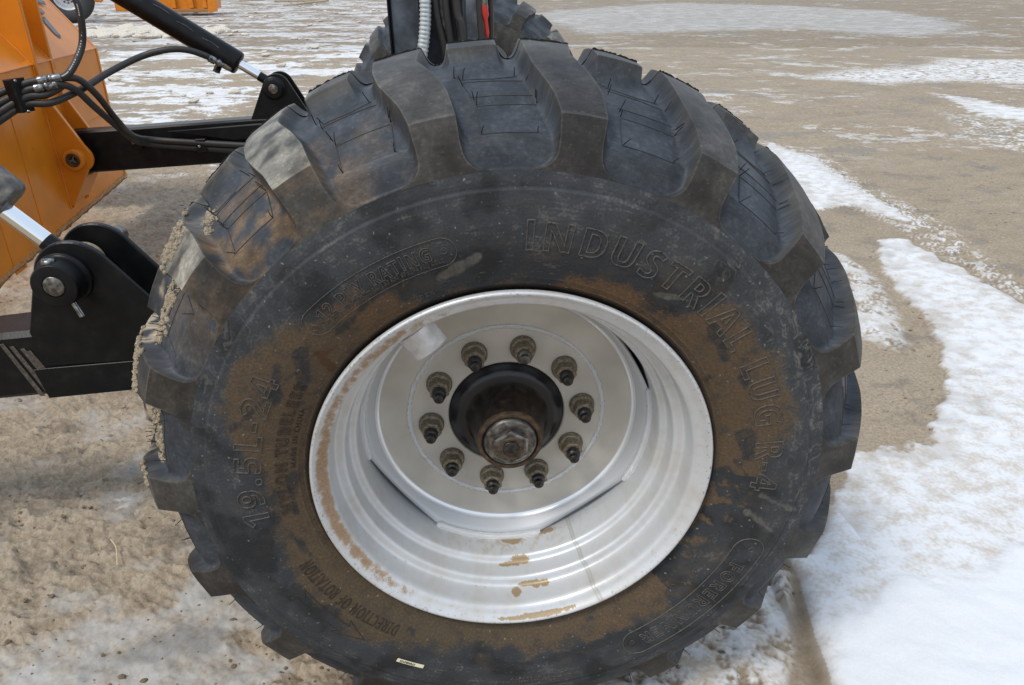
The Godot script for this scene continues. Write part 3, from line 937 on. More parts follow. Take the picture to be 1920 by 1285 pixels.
func scatter(called: String, mesh: Mesh, mat: Material, spots: Array) -> void:
	var mm := MultiMesh.new()
	mm.transform_format = MultiMesh.TRANSFORM_3D
	mm.mesh = mesh
	mm.instance_count = spots.size()
	for i in spots.size():
		mm.set_instance_transform(i, spots[i])
	var o := MultiMeshInstance3D.new()
	o.name = called
	o.multimesh = mm
	o.material_override = mat
	add_child(o, true)
	tag(o, "", "", "", "stuff")

func build_ground() -> void:
	bounds_of_polys()
	# one sheet to the horizon under everything
	var far_mat := triplanar(std("yard gravel", Color(1, 1, 1), 0.95), noise_tex(33, 0.01, 5, lin(Color(0.21, 0.165, 0.12)), lin(Color(0.36, 0.30, 0.225)), 1024), 0.35)
	var b := MB.new()
	b.quad(Vector3(-300, -0.07, 60), Vector3(300, -0.07, 60), Vector3(300, -0.07, -330), Vector3(-300, -0.07, -330), Vector3.UP)
	tag(part("ground", b.mesh(), self, far_mat), "", "", "", "structure")
	area = Rect2(-24.0, -44.0, 50.0, 41.2)
	tag(sheet("yard", 0.4, 0.4, 1250, 980, 1.0, 0.9, true), "", "", "", "structure")
	area = Rect2(-9.5, -14.0, 20.5, 9.6)
	tag(sheet("yard", 0.2, 0.2, 1400, 660, 1.0, 0.9, true), "", "", "", "structure")
	area = Rect2(-4.6, -5.0, 9.6, 6.6)
	tag(sheet("muddy_ground", 0.02, 0.02, 1400, 960, 0.5, 0.86, false), "", "", "", "structure")
	area = FRONT
	tag(sheet("muddy_ground", 0.0085, 0.0085, 1560, 850, 0.4, 0.86, false), "", "", "", "structure")
	# crumbs of mud, thickest at the lower left
	var v := [[], [], []]
	var count := 0
	while count < 14000:
		var x := rng.randf_range(-2.6, 0.9)
		var z := -3.4 * pow(rng.randf(), 1.3) + 0.25
		var dens := n_b.get_noise_2d(x * 3.0 + 20.0, z * 3.0)
		var near_tyre := exp(-pow((x + 0.25) / 0.35, 2.0)) * sst(-0.6, -0.1, z)
		if rng.randf() > 0.32 + 1.2 * dens + near_tyre:
			count += 1
			continue
		count += 1
		var g := ground_at(x, z)
		if g.x > 0.5 and x > 0.5:
			continue
		var s := 0.003 + 0.010 * pow(rng.randf(), 5.0) + (0.010 * pow(rng.randf(), 2.0) * near_tyre)
		var t := Basis.from_euler(Vector3(rng.randf_range(-0.5, 0.5), rng.randf() * TAU, rng.randf_range(-0.5, 0.5))).scaled(Vector3(s * rng.randf_range(0.8, 1.5), s * rng.randf_range(0.6, 1.1), s))
		v[rng.randi() % 3].append(Transform3D(t, Vector3(x, near_height(x, z, g) + s * 0.12, z)))
	for k in 3:
		scatter("mud_crumbs", lump_mesh(k + 1), mats.clod, v[k])
	v = [[], []]
	for k in 7000:
		var x := rng.randf_range(-2.9, 4.0)
		var z := rng.randf_range(-4.9, -0.7)
		if n_b.get_noise_2d(x * 1.6, z * 1.6 + 40.0) + 0.5 * rng.randf() < 0.12: continue
		var g := ground_at(x, z)
		if g.x > 0.45: continue
		var s := 0.0035 + 0.011 * pow(rng.randf(), 4.0)
		var t := Basis.from_euler(Vector3(rng.randf_range(-0.5, 0.5), rng.randf() * TAU, rng.randf_range(-0.5, 0.5))).scaled(Vector3(s * 1.3, s * 0.8, s))
		v[k % 2].append(Transform3D(t, Vector3(x, near_height(x, z, g) + s * 0.1, z)))
	scatter("gravel", lump_mesh(21, 0.7), mats.clod, v[0])
	scatter("gravel", lump_mesh(22, 0.7), mats.stone, v[1])
	# churned snow and frozen clods in the yard behind
	v = [[], []]
	for k in 900:
		var x := rng.randf_range(-13.0, 1.0)
		var z := rng.randf_range(-34.0, -6.0)
		var s := rng.randf_range(0.03, 0.14)
		if rng.randf() < 0.35:
			var a := rng.randf()
			x = lerpf(-8.4, -5.6, a) + rng.randfn(0.0, 0.25)
			z = -18.4 + 0.3 * a + rng.randfn(0.0, 0.55)
			s = rng.randf_range(0.08, 0.34)
		elif n_a.get_noise_2d(x * 0.4, z * 0.8) < 0.02:
			continue
		var t := Basis.from_euler(Vector3(rng.randf_range(-0.4, 0.4), rng.randf() * TAU, rng.randf_range(-0.4, 0.4))).scaled(Vector3(s * 1.3, s * 0.8, s))
		v[k % 2].append(Transform3D(t, Vector3(x, 0.0, z)))
	for k in 2:
		scatter("snow_lumps", lump_mesh(k + 9, 0.6, 9), mats.snow_lump, v[k])
	# a single straw on the mud
	var st := part("straw", tube_mesh(smooth_path([Vector3(-1.02, 0.022, -0.60), Vector3(-0.99, 0.026, -0.56), Vector3(-0.965, 0.022, -0.50)], 4), 0.0018, 6), self, mats.straw)
	tag(st, "single pale dry straw lying on the mud left of the front tyre", "straw")

# ------------------------------------------------------------------ the tyre
const CROWN := 0.655
const SHOULDER := 0.587
const HALF := 0.223
const PITCH := 20.0
const PHASE := 9.5
const EQ := [0.0, 0.033, 0.065, 0.096, 0.142, 0.20, 0.275, 0.34, 0.446]
const NLA := [-3.4, -4.2, -5.5, -6.5, -7.15, -7.25, -7.2, -6.2, -4.44]
const NRQ := [0.0, 0.047, 0.083, 0.116, 0.145, 0.18, 0.215, 0.275, 0.33, 0.446]
const NRA := [2.8, 2.1, 0.9, -0.4, -1.35, -1.1, -0.8, -0.9, 0.3, 3.7]
const BR := [0.512, 0.5135, 0.5155, 0.5185, 0.522, 0.527, 0.533, 0.540, 0.556, 0.587]
const BNL := [-9.0, -7.3, -6.1, -5.1, -4.5, -3.95, -3.55, -3.35, -3.3, -3.4]
const BNR := [8.6, 6.6, 5.4, 4.6, 4.05, 3.6, 3.2, 3.0, 2.8, 2.8]
const FR_R := [0.512, 0.5135, 0.5155, 0.525, 0.534, 0.545, 0.556, 0.568, 0.580, 0.587]
const FR_X := [0.512, 0.5125, 0.5140, 0.5220, 0.5295, 0.5380, 0.5450, 0.5505, 0.5550, 0.5570]
const FR_Z := [0.0100, 0.0065, 0.0045, 0.0015, -0.0010, -0.0040, -0.0070, -0.0105, -0.0135, -0.0155]
const FQ := [0.0, 0.01, 0.02, 0.035, 0.05, 0.065]
const FQ_R := [0.557, 0.5605, 0.5655, 0.5735, 0.5820, 0.5930]
const FQ_Z := [-0.0155, -0.0235, -0.0325, -0.0470, -0.0620, -0.0770]

func crown_r(q: float) -> float:
	var drop := CROWN - SHOULDER
	var rad := (HALF * HALF + drop * drop) / (2.0 * drop)
	var e := HALF - q
	return CROWN - rad + sqrt(rad * rad - e * e)

func floor_at(q: float) -> Vector2:               # (radius, z) of the tread floor, q from the near shoulder
	if q > HALF:
		var f := floor_at(2.0 * HALF - q)
		return Vector2(f.x, 2.0 * ZC - f.y)
	if q < 0.065:
		return Vector2(table(FQ, FQ_R, q), table(FQ, FQ_Z, q))
	return Vector2(crown_r(q) - 0.0287, ZC + HALF - q)

func nose(q: float) -> float:                      # how far the lug of the far side has risen at q
	if q >= 0.1735:
		return 1.0
	var t := clampf((q - 0.122) / (0.1735 - 0.122), 0.0, 1.0)
	return 0.97 * pow(t, 2.4) * (0.55 + 0.45 * t)

const SIDE_R := [0.325, 0.333, 0.340, 0.3425, 0.3440, 0.3455, 0.350, 0.3512, 0.3525, 0.362, 0.385, 0.41, 0.44, 0.47, 0.4865, 0.4885, 0.4900, 0.4925, 0.500, 0.512]
const SIDE_Z := [-0.0300, -0.0190, -0.0130, -0.0112, -0.0120, -0.0105, -0.0082, -0.0066, -0.0072, -0.0030, 0.0060, 0.0125, 0.0160, 0.0165, 0.0152, 0.0146, 0.0122, 0.0126, 0.0122, 0.0100]

func side_z(r: float) -> float:
	return table(SIDE_R, SIDE_Z, r)

# near side's tread rows: radius/z of the top and of the floor, the four edges, the two lug heights
func tread_rows() -> Array:
	var out := []
	var half := []
	for r in [0.512, 0.5135, 0.5155, 0.5185, 0.522, 0.527, 0.533, 0.540, 0.548, 0.556, 0.564, 0.572, 0.579, 0.5835, 0.5858]:
		var t: float = (r - 0.512) / 0.075
		var ez: float = lerpf(0.010, -0.012, t) + 0.0025 * sin(PI * t)
		var nl := table(BR, BNL, r)
		var nr := table(BR, BNR, r)
		var gap := 20.0 + nl - nr
		half.append([r, ez, table(FR_R, FR_X, r), table(FR_R, FR_Z, r), nl, nr, nr + 0.2 * gap, nr + 0.79 * gap, 0.0 if r < 0.5125 else 1.0, 0.0])
	var qs := [0.0, 0.0013, 0.004, 0.009, 0.016, 0.025, 0.035, 0.045, 0.055, 0.066, 0.077, 0.088, 0.098, 0.108, 0.116, 0.122, 0.128, 0.134, 0.140, 0.146, 0.152, 0.157, 0.162, 0.166, 0.1695, 0.172, 0.1735, 0.1748, 0.178, 0.186, 0.198, 0.211, 0.223]
	for q in qs:
		half.append(crown_row(q))
	out.append_array(half)
	for i in range(half.size() - 2, -1, -1):
		var h: Array = half[i]
		out.append([h[0], 2.0 * ZC - h[1], h[2], 2.0 * ZC - h[3], h[6] - 10.0, h[7] - 10.0, h[4] + 10.0, h[5] + 10.0, h[9], h[8]])
	return out

func crown_row(q: float) -> Array:
	var f := floor_at(q)
	var m := 2.0 * HALF - q
	return [crown_r(q) - (0.0006 if q < 0.001 else 0.0), ZC + HALF - q, f.x, f.y, table(EQ, NLA, q), table(NRQ, NRA, q), 10.0 + table(EQ, NLA, m), 10.0 + table(NRQ, NRA, m), nose(m), nose(q)]

const WALL_T := [0.0, 0.03, 0.10, 0.20, 0.31, 0.44, 0.60, 0.79, 1.0]
const WALL_H := [1.0, 0.975, 0.84, 0.62, 0.41, 0.22, 0.085, 0.018, 0.0]

func tread_tint(p: Vector3, h: float, q_row: bool, deg: float, on_end: bool, edge: float) -> Color:
	var big := n_a.get_noise_3d(p.x * 5.0, p.y * 5.0, p.z * 5.0)
	var mid := n_b.get_noise_3d(p.x * 21.0, p.y * 21.0, p.z * 21.0)
	var c := Color(0.041, 0.047, 0.056)                       # the clean bluish floor of a new tyre
	c = c.lerp(Color(0.040, 0.039, 0.038), sst(0.35, 0.9, h))
	if on_end:
		c = c.lerp(Color(0.034, 0.030, 0.026), 0.85 * sst(0.4, 0.9, h))
	c = c.lerp(Color(0.026, 0.027, 0.029), sst(0.0, 0.6, -big + 0.3 * mid) * 0.5)
	c = c.lerp(Color(0.082, 0.078, 0.071), clampf(0.15 + 0.9 * n_a.get_noise_3d(p.x * 3.0 + 8.0, p.y * 3.0, p.z * 3.0) + 0.4 * mid, 0.0, 0.75) * sst(0.3, 1.0, h))
	c = c.lerp(Color(0.13, 0.125, 0.115), edge * (0.35 + 0.3 * mid))
	# brown mud on the upper left
	var up := exp(-pow((deg + 40.0) / 17.0, 2.0)) * sst(-0.16, -0.04, p.z) * (1.0 - 0.5 * sst(0.5, 1.0, h))
	c = c.lerp(Color(0.150, 0.098, 0.055), clampf(up * sst(-0.35, 0.30, mid + 0.7 * big), 0.0, 0.85))
	# pale dusting where the lugs rolled through slush
	var pale := (exp(-pow((deg + 34.0) / 6.0, 2.0)) + 0.9 * exp(-pow((deg + 53.5) / 6.5, 2.0))) * sst(0.95, 1.0, h) * (0.0 if on_end else 1.0)
	c = c.lerp(Color(0.34, 0.325, 0.275), clampf(pale * sst(-0.5, 0.35, mid), 0.0, 0.6))
	var left := exp(-pow((deg + 80.0) / 22.0, 2.0)) * sst(-0.09, -0.14, p.z) * sst(-0.2, 0.2, mid + 0.5 * big)
	c = c.lerp(Color(0.40, 0.33, 0.23), clampf(left, 0.0, 0.8))
	return c * 2.0

func build_tyre(machine: Node3D, at: Vector3) -> MeshInstance3D:
	var rows := tread_rows()
	var pts := []
	var nr := rows.size()
	# columns: [edge index, side of the wall, share, height] for one pitch
	var spec := []
	for lug in 2:
		var l := 4 + 2 * lug
		for k in range(8, 0, -1): spec.append([l, -1.0, WALL_T[k], WALL_H[k], lug])
		spec.append([l, 0.0, 0.0, 1.0, lug])
		for t in [0.035, 0.2, 0.4, 0.6, 0.8, 0.965]: spec.append([l, 2.0, t, 1.0, lug])
		spec.append([l + 1, 0.0, 0.0, 1.0, lug])
		for k in range(1, 9): spec.append([l + 1, 1.0, WALL_T[k], WALL_H[k], lug])
		for t in [0.25, 0.5, 0.75]: spec.append([l + 1, 3.0, t, 0.0, lug])
	var per := spec.size()
	var nc := per * 18
	var info := []
	var turns := PackedFloat32Array()
	var run := 0.0
	for i in nr:
		var w: Array = rows[i]
		if i: run += Vector2(w[0], w[1]).distance_to(Vector2(rows[i - 1][0], rows[i - 1][1]))
		var q_end := i < 15 or i >= nr - 15
		var edges := [w[4], w[5], w[6], w[7]]
		var gaps := [w[4] + 20.0 - w[7], w[6] - w[5], w[6] - w[5], w[4] + 20.0 - w[7]]      # free room beside each edge
		var angs := PackedFloat32Array()
		var hs := PackedFloat32Array()
		for s in spec:
			var e: int = s[0] - 4
			var a: float = edges[e]
			var wide: float = minf(2.3, 0.46 * absf(gaps[e]))
			if s[1] == -1.0: a -= wide * s[2]
			elif s[1] == 1.0: a += wide * s[2]
			elif s[1] == 2.0: a = lerpf(edges[e], edges[e + 1], s[2])
			elif s[1] == 3.0:
				var nxt: float = edges[2] if e == 1 else edges[0] + 20.0
				a = lerpf(a + wide, nxt - wide, s[2])
			angs.append(a)
			hs.append(s[3] * (w[8] if s[4] == 0 else w[9]))
		var row := PackedVector3Array()
		for k in 18:
			for s in per:
				var th := deg_to_rad(PHASE + PITCH * k + angs[s])
				var top := Vector2(w[0], w[1])
				var p := Vector2(w[2], w[3]).lerp(top, hs[s])
				if hs[s] > 0.99 and not q_end:
					p.x += 0.0012 * n_c.get_noise_3d(sin(th) * 14.0, cos(th) * 14.0, w[1] * 14.0)
				row.append(ring_point(p.x, th, p.y))
		pts.append(row)
		info.append([hs, q_end, angs, run / 0.64])
	# normals over the whole ring, so that lugs cut out as parts still shade as one casting
	var nm := PackedVector3Array()
	nm.resize(nr * nc)
	for i in nr - 1:
		var p0: PackedVector3Array = pts[i]
		var p1: PackedVector3Array = pts[i + 1]
		for j in nc:
			var k := (j + 1) % nc
			var f1 := (p0[k] - p0[j]).cross(p1[k] - p0[j])
			var f2 := (p1[k] - p0[j]).cross(p1[j] - p0[j])
			nm[i * nc + j] += f1 + f2
			nm[i * nc + k] += f1
			nm[(i + 1) * nc + k] += f1 + f2
			nm[(i + 1) * nc + j] += f2
	var sgn := 1.0 if nm[(nr / 2) * nc].dot(pts[nr / 2][0]) > 0.0 else -1.0
	# which lug owns a cell
	var groups := {}
	for i in nr - 1:
		var w: Array = rows[i]
		var w2: Array = rows[i + 1]
		for j in nc:
			var k := (j + 1) % nc
			var s: Array = spec[j % per]
			var s2: Array = spec[k % per]
			var owner := -1
			var lift: float = maxf(w[8], w2[8]) if s[4] == 0 else maxf(w[9], w2[9])
			if s[4] == s2[4] and s[1] != 3.0 and s2[1] != 3.0 and maxf(s[3], s2[3]) > 0.0 and lift > 0.0 and not (i == 0 or i == nr - 2):
				owner = (j / per) * 2 + int(s[4])
			if not groups.has(owner):
				groups[owner] = PackedInt32Array()
			groups[owner].append(i * nc + j)
	var meshes := {}
	for g in groups:
		var b := MB.new()
		var used := {}
		for cell in groups[g]:
			var i: int = cell / nc
			var j: int = cell % nc
			var k := (j + 1) % nc
			var ids := []
			for q in [[i, j], [i, k], [i + 1, k], [i + 1, j]]:
				var key: int = q[0] * nc + q[1]
				var wrapped: bool = j == nc - 1 and q[1] == 0
				var look: int = key + (nr * nc if wrapped else 0)
				if not used.has(look):
					used[look] = b.v.size()
					var p: Vector3 = pts[q[0]][q[1]]
					b.v.append(p)
					b.n.append((nm[key] * sgn).normalized())
					var hs: PackedFloat32Array = info[q[0]][0]
					var col: int = q[1] % per
					b.uv.append(Vector2((PHASE + PITCH * (q[1] / per) + info[q[0]][2][col] + (360.0 if wrapped else 0.0)) / 360.0, info[q[0]][3]))
					var edge := 0.0
					if hs[col] > 0.9 and (absf(spec[col][1]) < 0.5 or q[0] == 15 or q[0] == 16): edge = 1.0
					b.c.append(tread_tint(p, hs[col], true, rad_to_deg(atan2(p.x, p.y)), info[q[0]][1], edge))
				ids.append(used[look])
			# clockwise seen from outside
			var f := (b.v[ids[2]] - b.v[ids[0]]).cross(b.v[ids[1]] - b.v[ids[0]])
			if f.dot(b.n[ids[0]] + b.n[ids[1]] + b.n[ids[2]] + b.n[ids[3]]) > 0.0:
				b.idx.append_array(PackedInt32Array([ids[0], ids[1], ids[2], ids[0], ids[2], ids[3]]))
			else:
				b.idx.append_array(PackedInt32Array([ids[0], ids[2], ids[1], ids[0], ids[3], ids[2]]))
		meshes[g] = b
	# carcass: tread floor, painted sidewall outside, plain sidewall inside
	var body := ArrayMesh.new()
	meshes[-1].mesh(mats.tread, body)
	var sw := MB.new()
	var srows := []
	var suv := []
	for k in 57:
		var r: float = lerpf(0.325, 0.5125, k / 56.0)
		if k < SIDE_R.size() and k > 0: pass
		srows.append(r)
	srows.append_array(SIDE_R)
	srows.sort()
	var sr := []
	var last := -1.0
	for r in srows:
		if r - last > 0.0006:
			sr.append(r)
			last = r
	srows = []
	for r in sr:
		var row := PackedVector3Array()
		var u := PackedVector2Array()
		for j in 480:
			var p := ring_point(r, TAU * j / 480.0, side_z(r))
			row.append(p)
			u.append(Vector2(p.x / SW + 0.5, 0.5 - p.y / SW))
		srows.append(row)
		suv.append(u)
	sw.grid(srows, true, Vector3(0, 0, 1), suv)
	sw.mesh(mats.sidewall, body)
	var inner := MB.new()
	var prof := PackedVector2Array()
	for k in 22:
		var r := lerpf(0.512, 0.318, k / 21.0)
		prof.append(Vector2(r, 2.0 * ZC - side_z(r)))
	lathe(inner, prof, 160, Vector3(0, 0, -1))
	var ic := PackedColorArray()
	for p in inner.v:
		ic.append(Color(0.11, 0.106, 0.10))
		inner.uv.append(Vector2(atan2(p.x, p.y) / TAU, Vector2(p.x, p.y).length() * 1.5))
	inner.c = ic
	inner.mesh(mats.tread, body)
	var tyre := part("tyre", body, machine, null, at)
	for g in groups:
		if g >= 0:
			part("tread_lug", meshes[g].mesh(mats.tread), tyre)
	return tyre

# thin flash lines and vent whiskers on the tread floor, near half
func tread_details(tyre: MeshInstance3D) -> void:
	var lines := MB.new()
	var outlines := [
		[[-4.3, 0.054], [3.9, 0.054], [3.8, 0.0], [-4.2, 0.0], [-4.3, 0.054]],
		[[-5.9, 0.110], [2.5, 0.106], [3.7, 0.068], [-4.8, 0.068], [-5.9, 0.110]],
		[[-7.0, 0.134], [-5.7, 0.119], [-1.5, 0.114], [1.6, 0.121]],
	]
	var tips := [[-4.3, 0.056], [-4.5, 0.064], [3.9, 0.056], [3.75, 0.063], [-5.8, 0.104], [2.6, 0.102], [-6.8, 0.130], [-5.7, 0.121], [1.3, 0.123], [3.7, 0.002], [-4.1, 0.001]]
	var wm := []
	for k in 3:
		var lean := Vector3(0.0012 * (k - 1), 0.0, 0.0)
		var b := MB.new()
		tube(b, smooth_path([Vector3(0, -0.002, 0), Vector3(0.0006, 0.007, 0) + lean, Vector3(0.002, 0.0165, 0.0005) + lean * 3.0], 3), [0.00085, 0.0008, 0.00075, 0.0007, 0.0007, 0.00065, 0.0006], 5)
		wm.append(b.mesh(mats.whisker))
	for k in 18:
		var mid := PHASE + PITCH * k + 10.0
		for o in outlines:
			for i in o.size() - 1:
				if rng.randf() < 0.12: continue
				var path := PackedVector3Array()
				for s in 7:
					var dd: float = lerpf(o[i][0], o[i + 1][0], s / 6.0)
					var q: float = lerpf(o[i][1], o[i + 1][1], s / 6.0)
					var f := floor_at(q)
					path.append(ring_point(f.x + 0.0004, deg_to_rad(mid + dd), f.y))
				tube(lines, path, [0.0007], 5, false)
		for t in tips:
			if rng.randf() < 0.08: continue
			var f := floor_at(t[1])
			var th := deg_to_rad(mid + t[0])
			var up := Vector3(sin(th), cos(th), 0.35 if t[1] > 0.01 else 0.75).normalized()
			up = (up + Vector3(rng.randf_range(-0.2, 0.2), rng.randf_range(-0.2, 0.2), rng.randf_range(-0.2, 0.2))).normalized()
			var side := up.cross(Vector3(0.3, 0.2, 1.0)).normalized()
			var w := part("vent_whisker", wm[rng.randi() % 3], tyre)
			w.transform = Transform3D(Basis(side, up, side.cross(up)).scaled_local(Vector3(1, rng.randf_range(0.75, 1.2), 1)), ring_point(f.x, th, f.y))
	var fin := MB.new()
	var lo := PackedVector3Array()
	var hi := PackedVector3Array()
	var mid_row: Array = crown_row(HALF)
	for k in 1440:
		var th := TAU * k / 1440.0
		var rel := fposmod(rad_to_deg(th) - PHASE + 10.0, PITCH) - 10.0
		var h := maxf(edge_h(rel, mid_row[4], mid_row[5]), maxf(edge_h(rel, mid_row[6], mid_row[7]), edge_h(rel, mid_row[6] - PITCH, mid_row[7] - PITCH)))
		var r := lerpf(mid_row[2], mid_row[0], h)
		lo.append(ring_point(r - 0.002, th, ZC))
		hi.append(ring_point(r + 0.0022 + 0.0022 * n_c.get_noise_2d(k * 0.45, 2.0), th, ZC + 0.0006))
	fin.grid([lo, hi], true, Vector3(0, 0, 1))
	part("parting_flash", fin.mesh(mats.whisker), tyre)
	tag(part("mould_line", lines.mesh(mats.line), tyre), "", "", "", "stuff")

func edge_h(a: float, l: float, r: float) -> float:
	if a > l and a < r: return 1.0
	var t := clampf((l - a if a < l else a - r) / 1.7, 0.0, 1.0)
	return table(WALL_T, WALL_H, t)

# raised outline letters laid round the sidewall
func lettering(called: String, text: String, deg0: float, deg1: float, r0: float, r1: float, wide: float, high: float, mat: Material, parent: Node, bold := true) -> void:
	var f := SystemFont.new()
	f.font_names = PackedStringArray(["Droid Sans"])
	f.font_weight = 700 if bold else 400
	var t := TextMesh.new()
	var fv := FontVariation.new()
	fv.base_font = f
	fv.spacing_glyph = 5
	t.font = fv
	t.text = text.replace("I", "l") if bold else text
	t.font_size = 64
	t.pixel_size = 0.01
	t.depth = 0.0
	t.curve_step = 1.5
	var a := t.get_mesh_arrays()
	var v: PackedVector3Array = a[Mesh.ARRAY_VERTEX]
	var idx: PackedInt32Array = a[Mesh.ARRAY_INDEX]
	var edges := {}
	var lo := Vector2(1e9, 1e9)
	var hi := -lo
	for p in v:
		lo = lo.min(Vector2(p.x, p.y))
		hi = hi.max(Vector2(p.x, p.y))
	for i in range(0, idx.size(), 3):
		for k in 3:
			var p := v[idx[i + k]]
			var q := v[idx[i + (k + 1) % 3]]
			var kp := "%d,%d" % [roundi(p.x * 4000.0), roundi(p.y * 4000.0)]
			var kq := "%d,%d" % [roundi(q.x * 4000.0), roundi(q.y * 4000.0)]
			if kp == kq: continue
			var key := kp + "|" + kq if kp < kq else kq + "|" + kp
			if edges.has(key): edges[key][2] += 1
			else: edges[key] = [p, q, 1]
	var b := MB.new()
	for key in edges:
		var e: Array = edges[key]
		if e[2] != 1: continue
		var p2 := Vector2(e[0].x, e[0].y)
		var q2 := Vector2(e[1].x, e[1].y)
		ridge(b, bend(p2, lo, hi, deg0, deg1, r0, r1), bend(q2, lo, hi, deg0, deg1, r0, r1), wide, high)
	part(called, b.mesh(), parent, mat)

func bend(p: Vector2, lo: Vector2, hi: Vector2, deg0: float, deg1: float, r0: float, r1: float) -> Vector2:     # to (angle in degrees, radius)
	return Vector2(lerpf(deg0, deg1, (p.x - lo.x) / (hi.x - lo.x)), lerpf(r0, r1, (p.y - lo.y) / (hi.y - lo.y)))

func ridge(b: MB, p: Vector2, q: Vector2, wide: float, high: float) -> void:      # a small raised line between two (angle, radius) points
	var steps := maxi(1, ceili(absf(p.x - q.x) * 0.42 / 0.6))
	for s in steps:
		var a := p.lerp(q, float(s) / steps)
		var c := p.lerp(q, float(s + 1) / steps)
		var pa := ring_point(a.y, deg_to_rad(a.x), side_z(a.y))
		var pc := ring_point(c.y, deg_to_rad(c.x), side_z(c.y))
		var up := Vector3(0, 0, 1)
		var along := (pc - pa).normalized()
		var side := along.cross(up).normalized() * wide * 0.5
		pa -= along * wide * 0.3
		pc += along * wide * 0.3
		var sink := up * -0.001
		b.quad(pa - side + sink, pc - side + sink, pc - side * 0.45 + up * high, pa - side * 0.45 + up * high, up - side * 400.0)
		b.quad(pa + side + sink, pc + side + sink, pc + side * 0.45 + up * high, pa + side * 0.45 + up * high, up + side * 400.0)
		b.quad(pa - side * 0.45 + up * high, pc - side * 0.45 + up * high, pc + side * 0.45 + up * high, pa + side * 0.45 + up * high, up)

func stroke(called: String, pts: Array, wide: float, high: float, mat: Material, parent: Node) -> void:
	var b := MB.new()
	for i in pts.size() - 1:
		ridge(b, pts[i], pts[i + 1], wide, high)
	part(called, b.mesh(), parent, mat)

func capsule(deg0: float, deg1: float, r0: float, r1: float) -> Array:
	var out := []
	var mid := (r0 + r1) * 0.5
	var rad := (r1 - r0) * 0.5
	var wa := rad_to_deg(rad / mid)
	for s in 17: out.append(Vector2(lerpf(deg0 + wa, deg1 - wa, s / 16.0), r1))
	for s in range(1, 13): out.append(Vector2(deg1 - wa + wa * sin(PI * s / 12.0), mid + rad * cos(PI * s / 12.0)))
	for s in 17: out.append(Vector2(lerpf(deg1 - wa, deg0 + wa, s / 16.0), r0))
	for s in range(1, 13): out.append(Vector2(deg0 + wa - wa * sin(PI * s / 12.0), mid - rad * cos(PI * s / 12.0)))
	return out

